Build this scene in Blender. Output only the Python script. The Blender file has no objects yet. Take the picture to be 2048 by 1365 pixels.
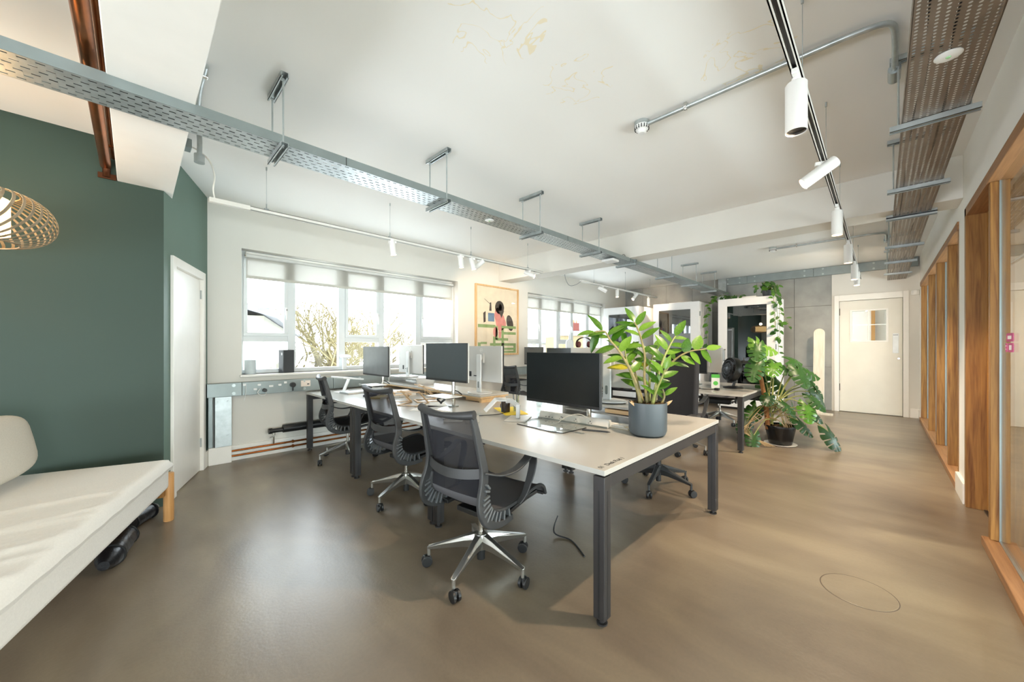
import bpy, bmesh, math, random
from math import pi, sin, cos, radians, atan2, sqrt
from mathutils import Vector, Matrix
random.seed(7)
C = bpy.context.scene.collection
sc = bpy.context.scene

# ------------------------------------------------------------------ camera, sky, lights, exposure
YAW = atan2(738, 746)                      # the room's long axis (+X) and its cross axis (+Y) both recede from the camera
cd = bpy.data.cameras.new('camera'); cam = bpy.data.objects.new('camera', cd); C.objects.link(cam)
cam.location = (0, 0, 1.30)
fw = Vector((cos(YAW), sin(YAW), 0))
cam.rotation_euler = fw.to_track_quat('-Z', 'Y').to_euler()
cd.sensor_width = 36; cd.lens = 746 / 2048 * 36; cd.shift_y = 11.5 / 2048
cd.clip_start = 0.02; cd.clip_end = 500
sc.camera = cam
sc.view_settings.view_transform = 'Standard'; sc.view_settings.look = 'None'
sc.view_settings.gamma = 1; sc.view_settings.use_curve_mapping = False
sc.view_settings.exposure = 1.15
SKY = 10.0
w = bpy.data.worlds.new('overcast sky'); sc.world = w; w.use_nodes = True
bg = w.node_tree.nodes['Background']; bg.inputs[0].default_value = (0.87, 0.935, 1.0, 1); bg.inputs[1].default_value = SKY
try:
    sc.cycles.max_bounces = 14; sc.cycles.diffuse_bounces = 8; sc.cycles.glossy_bounces = 6
    sc.cycles.transmission_bounces = 8; sc.cycles.transparent_max_bounces = 24
    sc.cycles.sample_clamp_indirect = 6; sc.cycles.caustics_reflective = False; sc.cycles.caustics_refractive = False
    sc.cycles.use_denoising = True
except Exception:
    pass

def portal(loc, sx, sy, direction):
    d = bpy.data.lights.new('window_portal', 'AREA'); d.shape = 'RECTANGLE'; d.size = sx; d.size_y = sy
    d.cycles.is_portal = True
    o = bpy.data.objects.new('window_portal', d); C.objects.link(o); o.location = loc
    o.rotation_euler = Vector(direction).to_track_quat('-Z', 'Y').to_euler()
portal((2.43, 5.60, 1.72), 3.2, 1.6, (0, -1, 0))
portal((7.35, 5.60, 1.72), 3.2, 1.6, (0, -1, 0))
portal((-4.1, 1.75, .67), 4.0, 1.3, (1, 0, 0))  # sky guide at the low opening added behind the camera
portal((3.0, -3.6, .67), 13.5, 1.3, (0, 1, 0))  # sky guide at the low openings added in the office

def spot(loc, target, watts, deg, col=(1.0, 0.78, 0.56), blend=0.6, rad=0.03):
    d = bpy.data.lights.new('spot_lamp', 'SPOT'); d.energy = watts; d.spot_size = radians(deg); d.spot_blend = blend
    d.color = col; d.shadow_soft_size = rad
    o = bpy.data.objects.new('spot_lamp', d); C.objects.link(o); o.location = loc
    o.rotation_euler = (Vector(target) - Vector(loc)).to_track_quat('-Z', 'Y').to_euler()

# ------------------------------------------------------------------ materials
def lin(h):
    if isinstance(h, str):
        h = [int(h[i:i + 2], 16) / 255 for i in (0, 2, 4)]
    return tuple(c / 12.92 if c <= 0.04045 else ((c + 0.055) / 1.055) ** 2.4 for c in h) + (1,)

def N(nt, t, x=0, **kw):
    n = nt.nodes.new(t)
    for k, v in kw.items():
        if k in n.inputs: n.inputs[k].default_value = v
        else: setattr(n, k, v)
    return n

MATS = {}
def mat(name, col, rough=0.5, metal=0.0, var=0.06, scale=(8, 8, 8), bump=0.0, spec=0.5, col2=None, coat=0.0, detail=4):
    if name in MATS: return MATS[name]
    m = bpy.data.materials.new(name); m.use_nodes = True; nt = m.node_tree; L = nt.links
    p = nt.nodes['Principled BSDF']
    p.inputs['Roughness'].default_value = rough; p.inputs['Metallic'].default_value = metal
    p.inputs['Specular IOR Level'].default_value = spec; p.inputs['Coat Weight'].default_value = coat
    tc = N(nt, 'ShaderNodeTexCoord'); mp = N(nt, 'ShaderNodeMapping'); mp.inputs['Scale'].default_value = scale
    L.new(tc.outputs['Object'], mp.inputs['Vector'])
    nz = N(nt, 'ShaderNodeTexNoise', Scale=1.0, Detail=detail); L.new(mp.outputs[0], nz.inputs['Vector'])
    c = lin(col); c2 = lin(col2) if col2 else tuple(max(0, x * (1 - var * 2)) for x in c[:3]) + (1,)
    r = N(nt, 'ShaderNodeValToRGB'); r.color_ramp.elements[0].color = c2; r.color_ramp.elements[1].color = c
    r.color_ramp.elements[0].position = 0.3; r.color_ramp.elements[1].position = 0.7
    L.new(nz.outputs['Fac'], r.inputs[0]); L.new(r.outputs[0], p.inputs['Base Color'])
    if bump:
        b = N(nt, 'ShaderNodeBump', Strength=bump, Distance=0.01); L.new(nz.outputs['Fac'], b.inputs['Height']); L.new(b.outputs[0], p.inputs['Normal'])
    MATS[name] = m
    return m

def wood(name, c1, c2, scale=(28, 28, 1.4), rough=0.45):
    if name in MATS: return MATS[name]
    m = bpy.data.materials.new(name); m.use_nodes = True; nt = m.node_tree; L = nt.links
    p = nt.nodes['Principled BSDF']; p.inputs['Roughness'].default_value = rough; p.inputs['Specular IOR Level'].default_value = 0.3
    tc = N(nt, 'ShaderNodeTexCoord'); mp = N(nt, 'ShaderNodeMapping'); mp.inputs['Scale'].default_value = scale
    L.new(tc.outputs['Object'], mp.inputs['Vector'])
    n1 = N(nt, 'ShaderNodeTexNoise', Scale=1.0, Detail=6, Distortion=1.2); L.new(mp.outputs[0], n1.inputs['Vector'])
    mp2 = N(nt, 'ShaderNodeMapping'); mp2.inputs['Scale'].default_value = tuple(s * 4 for s in scale)
    L.new(tc.outputs['Object'], mp2.inputs['Vector'])
    n2 = N(nt, 'ShaderNodeTexNoise', Scale=1.0, Detail=3); L.new(mp2.outputs[0], n2.inputs['Vector'])
    mx = N(nt, 'ShaderNodeMath', operation='ADD'); sc2 = N(nt, 'ShaderNodeMath', operation='MULTIPLY'); sc2.inputs[1].default_value = 0.35
    L.new(n2.outputs[0], sc2.inputs[0]); L.new(n1.outputs[0], mx.inputs[0]); L.new(sc2.outputs[0], mx.inputs[1])
    r = N(nt, 'ShaderNodeValToRGB'); e = r.color_ramp.elements
    e[0].position = 0.45; e[0].color = lin(c2); e[1].position = 0.85; e[1].color = lin(c1)
    L.new(mx.outputs[0], r.inputs[0]); L.new(r.outputs[0], p.inputs['Base Color'])
    b = N(nt, 'ShaderNodeBump', Strength=0.15, Distance=0.004); L.new(mx.outputs[0], b.inputs['Height']); L.new(b.outputs[0], p.inputs['Normal'])
    MATS[name] = m
    return m

def glass(name, f0=0.045, tint=(1, 1, 1), rough=0.0):
    if name in MATS: return MATS[name]
    m = bpy.data.materials.new(name); m.use_nodes = True; nt = m.node_tree; L = nt.links
    nt.nodes.remove(nt.nodes['Principled BSDF']); out = nt.nodes['Material Output']
    lw = N(nt, 'ShaderNodeLayerWeight', Blend=0.5)
    pw = N(nt, 'ShaderNodeMath', operation='POWER'); pw.inputs[1].default_value = 5; L.new(lw.outputs['Facing'], pw.inputs[0])
    ma = N(nt, 'ShaderNodeMath', operation='MULTIPLY_ADD'); ma.inputs[1].default_value = 1 - f0; ma.inputs[2].default_value = f0
    L.new(pw.outputs[0], ma.inputs[0])
    tr = N(nt, 'ShaderNodeBsdfTransparent'); tr.inputs[0].default_value = (*tint, 1)
    nz = N(nt, 'ShaderNodeTexNoise', Scale=3.0)                     # faint waviness of the pane
    bp = N(nt, 'ShaderNodeBump', Strength=0.004, Distance=0.01); L.new(nz.outputs[0], bp.inputs['Height'])
    gl = N(nt, 'ShaderNodeBsdfGlossy', Roughness=rough); L.new(bp.outputs[0], gl.inputs['Normal'])
    mx = N(nt, 'ShaderNodeMixShader'); L.new(ma.outputs[0], mx.inputs[0]); L.new(tr.outputs[0], mx.inputs[1]); L.new(gl.outputs[0], mx.inputs[2])
    L.new(mx.outputs[0], out.inputs[0])
    MATS[name] = m
    return m

def fabric_open(name, col, openness, transl=0.3, scale=900, rough=0.8):
    """woven cloth or mesh one can see through: diffuse + translucent threads, open holes between"""
    if name in MATS: return MATS[name]
    m = bpy.data.materials.new(name); m.use_nodes = True; nt = m.node_tree; L = nt.links
    nt.nodes.remove(nt.nodes['Principled BSDF']); out = nt.nodes['Material Output']
    tc = N(nt, 'ShaderNodeTexCoord'); nz = N(nt, 'ShaderNodeTexNoise', Scale=scale, Detail=1); L.new(tc.outputs['Object'], nz.inputs['Vector'])
    r = N(nt, 'ShaderNodeValToRGB'); c = lin(col); r.color_ramp.elements[0].color = tuple(x * 0.8 for x in c[:3]) + (1,); r.color_ramp.elements[1].color = c
    L.new(nz.outputs[0], r.inputs[0])
    d = N(nt, 'ShaderNodeBsdfDiffuse'); t = N(nt, 'ShaderNodeBsdfTranslucent'); L.new(r.outputs[0], d.inputs[0]); L.new(r.outputs[0], t.inputs[0])
    m1 = N(nt, 'ShaderNodeMixShader'); m1.inputs[0].default_value = transl; L.new(d.outputs[0], m1.inputs[1]); L.new(t.outputs[0], m1.inputs[2])
    tr = N(nt, 'ShaderNodeBsdfTransparent'); m2 = N(nt, 'ShaderNodeMixShader'); m2.inputs[0].default_value = openness
    L.new(m1.outputs[0], m2.inputs[1]); L.new(tr.outputs[0], m2.inputs[2]); L.new(m2.outputs[0], out.inputs[0])
    MATS[name] = m
    return m

def emit(name, col, s):
    if name in MATS: return MATS[name]
    m = bpy.data.materials.new(name); m.use_nodes = True; nt = m.node_tree
    p = nt.nodes['Principled BSDF']; p.inputs['Base Color'].default_value = lin(col)
    p.inputs['Emission Color'].default_value = lin(col); p.inputs['Emission Strength'].default_value = s
    MATS[name] = m
    return m

def leafmat(name, c1, c2, sheen=0.35):
    if name in MATS: return MATS[name]
    m = bpy.data.materials.new(name); m.use_nodes = True; nt = m.node_tree; L = nt.links
    p = nt.nodes['Principled BSDF']; p.inputs['Roughness'].default_value = sheen
    oi = N(nt, 'ShaderNodeObjectInfo'); tc = N(nt, 'ShaderNodeTexCoord')
    nz = N(nt, 'ShaderNodeTexNoise', Scale=14.0); L.new(tc.outputs['Object'], nz.inputs['Vector'])
    ad = N(nt, 'ShaderNodeMath', operation='ADD'); L.new(oi.outputs['Random'], ad.inputs[0]); L.new(nz.outputs[0], ad.inputs[1])
    r = N(nt, 'ShaderNodeValToRGB'); r.color_ramp.elements[0].color = lin(c1); r.color_ramp.elements[1].color = lin(c2)
    r.color_ramp.elements[0].position = 0.4; r.color_ramp.elements[1].position = 1.0
    hv = N(nt, 'ShaderNodeMath', operation='MULTIPLY'); hv.inputs[1].default_value = 0.66; L.new(ad.outputs[0], hv.inputs[0])
    L.new(hv.outputs[0], r.inputs[0]); L.new(r.outputs[0], p.inputs['Base Color'])
    t = N(nt, 'ShaderNodeBsdfTranslucent'); L.new(r.outputs[0], t.inputs[0])
    mx = N(nt, 'ShaderNodeMixShader'); mx.inputs[0].default_value = 0.3
    L.new(p.outputs[0], mx.inputs[1]); L.new(t.outputs[0], mx.inputs[2]); L.new(mx.outputs[0], nt.nodes['Material Output'].inputs[0])
    MATS[name] = m
    return m

def floor_mat():
    m = bpy.data.materials.new('polished concrete'); m.use_nodes = True; nt = m.node_tree; L = nt.links
    p = nt.nodes['Principled BSDF']
    tc = N(nt, 'ShaderNodeTexCoord')
    def noise(scl, rot, s, det, dist):
        mp = N(nt, 'ShaderNodeMapping'); mp.inputs['Scale'].default_value = scl; mp.inputs['Rotation'].default_value = (0, 0, rot)
        L.new(tc.outputs['Object'], mp.inputs['Vector'])
        n = N(nt, 'ShaderNodeTexNoise', Scale=s, Detail=det, Distortion=dist); L.new(mp.outputs[0], n.inputs['Vector'])
        return n
    a = noise((1, 0.5, 1), 0.6, 1.5, 9, 1.3)       # trowel sweeps
    b = noise((1, 1, 1), 0, 0.55, 4, 0.6)            # large clouds
    f = noise((1, 1, 1), 0, 60, 3, 0)                # grain
    s = noise((1, 0.22, 1), -0.6, 4.5, 8, 0.9)         # thin streaks
    r = N(nt, 'ShaderNodeValToRGB'); e = r.color_ramp.elements
    e[0].position = 0.36; e[0].color = lin('6b5f52'); e[1].position = 0.66; e[1].color = lin('90846f')
    e.new(0.51).color = lin('7e7261')
    mx = N(nt, 'ShaderNodeMath', operation='MULTIPLY_ADD'); mx.inputs[1].default_value = 0.55
    L.new(a.outputs[0], mx.inputs[0])
    h = N(nt, 'ShaderNodeMath', operation='MULTIPLY'); h.inputs[1].default_value = 0.45; L.new(b.outputs[0], h.inputs[0]); L.new(h.outputs[0], mx.inputs[2])
    L.new(mx.outputs[0], r.inputs[0])
    sr = N(nt, 'ShaderNodeValToRGB'); se = sr.color_ramp.elements
    se[0].position = 0.30; se[0].color = (0.82, 0.80, 0.78, 1); se[1].position = 0.55; se[1].color = (1, 1, 1, 1)
    L.new(s.outputs[0], sr.inputs[0])
    mm = N(nt, 'ShaderNodeMix', data_type='RGBA', blend_type='MULTIPLY'); mm.inputs[0].default_value = 0.75
    L.new(r.outputs[0], mm.inputs[6]); L.new(sr.outputs[0], mm.inputs[7])
    gr = N(nt, 'ShaderNodeValToRGB'); ge = gr.color_ramp.elements
    ge[0].position = 0.3; ge[0].color = (0.9, 0.9, 0.9, 1); ge[1].position = 0.6; ge[1].color = (1, 1, 1, 1); L.new(f.outputs[0], gr.inputs[0])
    m2 = N(nt, 'ShaderNodeMix', data_type='RGBA', blend_type='MULTIPLY'); m2.inputs[0].default_value = 0.6
    L.new(mm.outputs[2], m2.inputs[6]); L.new(gr.outputs[0], m2.inputs[7])
    L.new(m2.outputs[2], p.inputs['Base Color'])
    rr = N(nt, 'ShaderNodeMapRange'); rr.inputs['To Min'].default_value = 0.27; rr.inputs['To Max'].default_value = 0.36; p.inputs['Specular IOR Level'].default_value = 0.6
    L.new(f.outputs[0], rr.inputs[0]); L.new(rr.outputs[0], p.inputs['Roughness'])
    bp = N(nt, 'ShaderNodeBump', Strength=0.06, Distance=0.01); L.new(f.outputs[0], bp.inputs['Height']); L.new(bp.outputs[0], p.inputs['Normal'])
    return m

def ceiling_mat():
    """white emulsion with three cream plaster repairs where the ceiling was made good"""
    m = bpy.data.materials.new('ceiling emulsion'); m.use_nodes = True; nt = m.node_tree; L = nt.links
    p = nt.nodes['Principled BSDF']; p.inputs['Roughness'].default_value = 0.75
    tc = N(nt, 'ShaderNodeTexCoord')
    nz = N(nt, 'ShaderNodeTexNoise', Scale=4.5, Detail=3, Distortion=0.8); L.new(tc.outputs['Object'], nz.inputs['Vector'])
    ab = N(nt, 'ShaderNodeMath', operation='SUBTRACT'); ab.inputs[1].default_value = 0.5; L.new(nz.outputs[0], ab.inputs[0])
    a2 = N(nt, 'ShaderNodeMath', operation='ABSOLUTE'); L.new(ab.outputs[0], a2.inputs[0])
    ln = N(nt, 'ShaderNodeMath', operation='LESS_THAN'); ln.inputs[1].default_value = 0.007; L.new(a2.outputs[0], ln.inputs[0])
    last = None
    for (x, y, rad) in ((1.30, 1.40, 0.26), (1.93, 1.33, 0.22), (2.42, 0.55, 0.24)):
        d = N(nt, 'ShaderNodeVectorMath', operation='DISTANCE'); d.inputs[1].default_value = (x, y, 2.94)
        L.new(tc.outputs['Object'], d.inputs[0])
        l = N(nt, 'ShaderNodeMath', operation='LESS_THAN'); l.inputs[1].default_value = rad; L.new(d.outputs['Value'], l.inputs[0])
        if last is None: last = l
        else:
            s = N(nt, 'ShaderNodeMath', operation='MAXIMUM'); L.new(last.outputs[0], s.inputs[0]); L.new(l.outputs[0], s.inputs[1]); last = s
    k = N(nt, 'ShaderNodeMath', operation='MULTIPLY'); L.new(last.outputs[0], k.inputs[0]); L.new(ln.outputs[0], k.inputs[1])
    n2 = N(nt, 'ShaderNodeTexNoise', Scale=0.8, Detail=3); L.new(tc.outputs['Object'], n2.inputs['Vector'])
    r = N(nt, 'ShaderNodeValToRGB'); r.color_ramp.elements[0].color = lin('efeeea'); r.color_ramp.elements[1].color = lin('f5f4f1'); L.new(n2.outputs[0], r.inputs[0])
    mx = N(nt, 'ShaderNodeMix', data_type='RGBA'); L.new(k.outputs[0], mx.inputs[0]); L.new(r.outputs[0], mx.inputs[6]); mx.inputs[7].default_value = lin('f0e6cc')
    L.new(mx.outputs[2], p.inputs['Base Color'])
    return m

WALL = mat('wall emulsion', 'dcd9d1', 0.7, var=0.02, scale=(2, 2, 2))
WALL_LIT = mat('brightened wall emulsion', 'f3f1ec', 0.7, var=0.015, scale=(2, 2, 2))  # lighter copy of the wall emulsion; missing light is put into the colour
GREEN_LIT = mat('window lit green emulsion', '5f776c', 0.6, var=0.04, scale=(1.5, 1.5, 1.5))  # same green lightened: window light on the angled wall is in the colour
WHITE = mat('white gloss paint', 'eeebe4', 0.35, var=0.015)
BOOTHW = mat('booth white laminate', 'eeeeee', 0.4, var=0.01)
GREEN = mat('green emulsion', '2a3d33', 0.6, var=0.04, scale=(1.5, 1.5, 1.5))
CONC = mat('raw concrete panel', 'a3a4a0', 0.7, var=0.14, scale=(3, 3, 3), bump=0.15, detail=8)
GALV = mat('galvanised steel', 'b9c0c0', 0.36, 0.6, var=0.12, scale=(14, 14, 14), detail=6)
GALVD = mat('painted steel plate', '8e9796', 0.42, 0.5, var=0.07, scale=(6, 6, 6), detail=6)
TRAYM = mat('weathered tray steel', '8c8176', 0.42, 0.7, var=0.12, scale=(10, 10, 10), detail=6)
ALU = mat('cast aluminium', 'c4c4c0', 0.3, 0.95, var=0.03)
CHROME = mat('chromed steel', 'd2d0ca', 0.16, 1.0, var=0.02)
BLACKP = mat('black plastic', '1b1c1d', 0.42, var=0.1)
GRAPH = mat('graphite plastic', '343536', 0.5, var=0.06)
DARKST = mat('dark grey powder coat', '312f2f', 0.45, 0.2, var=0.05)
FABB = mat('black woven upholstery', '1f2024', 0.9, var=0.2, scale=(300, 300, 300), bump=0.2)
CLOTH = mat('off white canvas', 'dedcd6', 0.9, var=0.03, scale=(120, 120, 120), bump=0.12)
CLOTHG = mat('warm grey felt', 'c9c3b6', 0.95, var=0.06, scale=(200, 200, 200), bump=0.1)
MESH = fabric_open('chair mesh', '3a3b40', 0.40, 0.2)
SEATM = fabric_open('seat mesh', '6a6a6e', 0.03, 0.05)
BLIND = fabric_open('blind fabric', 'cfccc4', 0.12, 0.45)
OAK = wood('oak', 'a2763f', '6f4722')
OAKD = wood('oak veneer door', 'b88648', 'a6763a', scale=(14, 14, 0.8))
OAKX = wood('oak sill', 'a87c54', '8a6240', scale=(1.4, 28, 28))
PALEW = wood('pale birch', 'd9bd94', 'c4a274', scale=(10, 2, 10))
PINE = wood('limed timber', 'e2dccf', 'd0c8b6', scale=(18, 18, 1.2))
COPPER = mat('copper pipe', 'a8622f', 0.3, 0.95, var=0.25, scale=(5, 5, 5))
PANE = glass('dimmed window glass', 0.05, (0.74, 0.76, 0.76))  # grey tint added to dim the daylight and the bright view outside
PART = glass('partition glass', 0.06, (0.93, 0.96, 0.94))
BOOTHG = glass('booth tinted glass', 0.16, (0.30, 0.33, 0.35))
TOPW = mat('white melamine', 'b1afa9', 0.22, var=0.01)
MONW = mat('silver monitor shell', 'c9c9c6', 0.4, 0.15, var=0.02)
SCREEN = mat('dark screen', '0d1112', 0.22, var=0.05)
SCREENG = mat('satin dark screen', '3a4245', 0.28, var=0.03)
PAPER = mat('white paper', 'efeee9', 0.8, var=0.02)
SOIL = mat('bark chips', '6d5335', 0.95, var=0.4, scale=(90, 90, 90), bump=0.8)
# ------------------------------------------------------------------ mesh helpers
class MB:
    def __init__(s): s.v = []; s.f = []
    def add(s, vs, fs):
        o = len(s.v); s.v += [tuple(v) for v in vs]; s.f += [tuple(i + o for i in f) for f in fs]
        return s
    def box(s, a, b, mtx=None):
        x0, y0, z0 = [min(p, q) for p, q in zip(a, b)]; x1, y1, z1 = [max(p, q) for p, q in zip(a, b)]
        vs = [(x0, y0, z0), (x1, y0, z0), (x1, y1, z0), (x0, y1, z0), (x0, y0, z1), (x1, y0, z1), (x1, y1, z1), (x0, y1, z1)]
        if mtx is not None: vs = [mtx @ Vector(v) for v in vs]
        return s.add(vs, [(0, 3, 2, 1), (4, 5, 6, 7), (0, 1, 5, 4), (1, 2, 6, 5), (2, 3, 7, 6), (3, 0, 4, 7)])
    def cyl(s, p0, p1, r0, r1=None, n=14, cap=True):
        p0, p1 = Vector(p0), Vector(p1); r1 = r0 if r1 is None else r1
        d = (p1 - p0).normalized(); u = d.orthogonal().normalized(); w_ = d.cross(u)
        vs = []
        for p, r in ((p0, r0), (p1, r1)):
            for i in range(n):
                a = 2 * pi * i / n; vs.append(p + (u * cos(a) + w_ * sin(a)) * r)
        fs = [(i, (i + 1) % n, n + (i + 1) % n, n + i) for i in range(n)]
        if cap: fs += [tuple(range(n - 1, -1, -1)), tuple(range(n, 2 * n))]
        return s.add(vs, fs)
    def tube(s, pts, r, n=8, closed=False):
        pts = [Vector(p) for p in pts]; m = len(pts)
        rr = r if isinstance(r, (list, tuple)) else [r] * m
        vs = []; u = None
        for i, p in enumerate(pts):
            a = pts[max(i - 1, 0)]; b = pts[min(i + 1, m - 1)]
            if closed: a = pts[(i - 1) % m]; b = pts[(i + 1) % m]
            d = (b - a).normalized()
            u = d.orthogonal().normalized() if u is None else (u - d * u.dot(d)).normalized()
            w_ = d.cross(u)
            for k in range(n):
                t = 2 * pi * k / n; vs.append(p + (u * cos(t) + w_ * sin(t)) * rr[i])
        fs = []
        for i in range(m if closed else m - 1):
            j = (i + 1) % m
            fs += [(i * n + k, i * n + (k + 1) % n, j * n + (k + 1) % n, j * n + k) for k in range(n)]
        if not closed: fs += [tuple(range(n - 1, -1, -1)), tuple(range((m - 1) * n, m * n))]
        return s.add(vs, fs)
    def ribbon(s, pts, widths, wdir, thick):
        """flat strap: pts centre line, wdir width direction (vector or list), rectangular section"""
        pts = [Vector(p) for p in pts]; m = len(pts)
        ws = widths if isinstance(widths, (list, tuple)) else [widths] * m
        vs = []
        for i, p in enumerate(pts):
            d = (pts[min(i + 1, m - 1)] - pts[max(i - 1, 0)]).normalized()
            wd = Vector(wdir[i] if isinstance(wdir, list) else wdir); wd = (wd - d * wd.dot(d)).normalized(); nn = d.cross(wd)
            for sx, sn in ((-1, -1), (1, -1), (1, 1), (-1, 1)): vs.append(p + wd * sx * ws[i] / 2 + nn * sn * thick / 2)
        fs = [(0, 1, 2, 3), tuple(4 * (m - 1) + k for k in (3, 2, 1, 0))]
        for i in range(m - 1):
            for k in range(4): fs.append((4 * i + k, 4 * i + 4 + k, 4 * i + 4 + (k + 1) % 4, 4 * i + (k + 1) % 4))
        return s.add(vs, fs)
    def lathe(s, prof, n=24, o=(0, 0, 0), cap=False):
        vs = []; m = len(prof)
        for i in range(n):
            a = 2 * pi * i / n
            for r, z in prof: vs.append((o[0] + r * cos(a), o[1] + r * sin(a), o[2] + z))
        fs = [(i * m + k, ((i + 1) % n) * m + k, ((i + 1) % n) * m + k + 1, i * m + k + 1) for i in range(n) for k in range(m - 1)]
        if cap: fs += [tuple(i * m for i in range(n - 1, -1, -1)), tuple(i * m + m - 1 for i in range(n))]
        return s.add(vs, fs)
    def prism(s, poly, a, b, axis=2):
        n = len(poly)
        def P(p, h):
            return (h, p[0], p[1]) if axis == 0 else (p[0], h, p[1]) if axis == 1 else (p[0], p[1], h)
        vs = [P(p, a) for p in poly] + [P(p, b) for p in poly]
        fs = [tuple(range(n - 1, -1, -1)), tuple(range(n, 2 * n))] + [(i, (i + 1) % n, n + (i + 1) % n, n + i) for i in range(n)]
        return s.add(vs, fs)
    def grid(s, fn, nu, nv):
        vs = [fn(i / nu, j / nv) for i in range(nu + 1) for j in range(nv + 1)]
        fs = [(i * (nv + 1) + j, (i + 1) * (nv + 1) + j, (i + 1) * (nv + 1) + j + 1, i * (nv + 1) + j + 1) for i in range(nu) for j in range(nv)]
        return s.add(vs, fs)
    def slab(s, fn, nu, nv, th):
        """closed sheet: fn(u,v)->point, thickness along the surface normal"""
        g = [[Vector(fn(i / nu, j / nv)) for j in range(nv + 1)] for i in range(nu + 1)]
        def nrm(i, j):
            a = g[min(i + 1, nu)][j] - g[max(i - 1, 0)][j]; b = g[i][min(j + 1, nv)] - g[i][max(j - 1, 0)]
            return a.cross(b).normalized()
        top = [g[i][j] + nrm(i, j) * th / 2 for i in range(nu + 1) for j in range(nv + 1)]
        bot = [g[i][j] - nrm(i, j) * th / 2 for i in range(nu + 1) for j in range(nv + 1)]
        W = nv + 1; K = len(top); fs = []
        for i in range(nu):
            for j in range(nv):
                a = i * W + j; fs.append((a, a + W, a + W + 1, a + 1)); fs.append((K + a, K + a + 1, K + a + W + 1, K + a + W))
        for i in range(nu):
            for j, fl in ((0, 0), (nv, 1)):
                a = i * W + j; q = (a, K + a, K + a + W, a + W); fs.append(q if not fl else q[::-1])
        for j in range(nv):
            for i, fl in ((0, 1), (nu, 0)):
                a = i * W + j; q = (a, K + a, K + a + 1, a + 1); fs.append(q if not fl else q[::-1])
        return s.add(top + bot, fs)
    def xf(s, mtx):
        s.v = [tuple(mtx @ Vector(v)) for v in s.v]; return s
    def build(s, name, m, parent=None, smooth=False, bevel=0.0, seg=2, subsurf=0, loc=None, rot=None, fix=True, weld=False):
        me = bpy.data.meshes.new(name); me.from_pydata(s.v, [], s.f); me.update()
        if fix:
            bm = bmesh.new(); bm.from_mesh(me)
            if weld: bmesh.ops.remove_doubles(bm, verts=bm.verts, dist=1e-5)
            bmesh.ops.recalc_face_normals(bm, faces=bm.faces); bm.to_mesh(me); bm.free()
        if smooth:
            me.shade_smooth(); me.set_sharp_from_angle(angle=radians(38))
        if m: me.materials.append(m)
        o = bpy.data.objects.new(name, me); C.objects.link(o)
        if parent is not None: o.parent = parent
        if loc: o.location = loc
        if rot: o.rotation_euler = rot
        if bevel:
            b = o.modifiers.new('edge', 'BEVEL'); b.width = bevel; b.segments = seg; b.limit_method = 'ANGLE'; b.angle_limit = radians(40)
        if subsurf:
            q = o.modifiers.new('smooth', 'SUBSURF'); q.levels = subsurf; q.render_levels = subsurf
            me.shade_smooth()
        return o

def tag(o, label, cat=None, group=None, kind=None):
    o['label'] = label
    if cat: o['category'] = cat
    if group: o['group'] = group
    if kind: o['kind'] = kind
    return o
def thing(name, label, cat, loc=(0, 0, 0), rz=0.0, group=None):
    o = bpy.data.objects.new(name, None); C.objects.link(o); o.location = loc; o.rotation_euler = (0, 0, rz); o.empty_display_size = 0.1
    return tag(o, label, cat, group)
def struct(o, label=None):
    o['kind'] = 'structure'
    if label: o['label'] = label
    return o
def sgroup(name, label, loc=(0, 0, 0), rz=0.0):
    o = bpy.data.objects.new(name, None); C.objects.link(o); o.location = loc; o.rotation_euler = (0, 0, rz); o.empty_display_size = 0.1
    return struct(o, label)
def copy_tree(o, parent=None):
    c = o.copy(); C.objects.link(c); c.parent = parent
    for ch in list(o.children): copy_tree(ch, c)
    return c
def clone(o, label, loc, rz=0.0, group=None):
    c = copy_tree(o); c.location = loc; c.rotation_euler = (0, 0, rz); c['label'] = label
    if group: c['group'] = group
    return c
def B(a, b): return MB().box(a, b)
def catmull(pts, n=6):
    P = [Vector(p) for p in pts]; out = []
    for i in range(len(P) - 1):
        p0, p1, p2, p3 = P[max(i - 1, 0)], P[i], P[i + 1], P[min(i + 2, len(P) - 1)]
        for k in range(n):
            t = k / n
            out.append(0.5 * ((2 * p1) + (p2 - p0) * t + (2 * p0 - 5 * p1 + 4 * p2 - p3) * t * t + (3 * p1 - p0 - 3 * p2 + p3) * t ** 3))
    out.append(P[-1])
    return out
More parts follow.
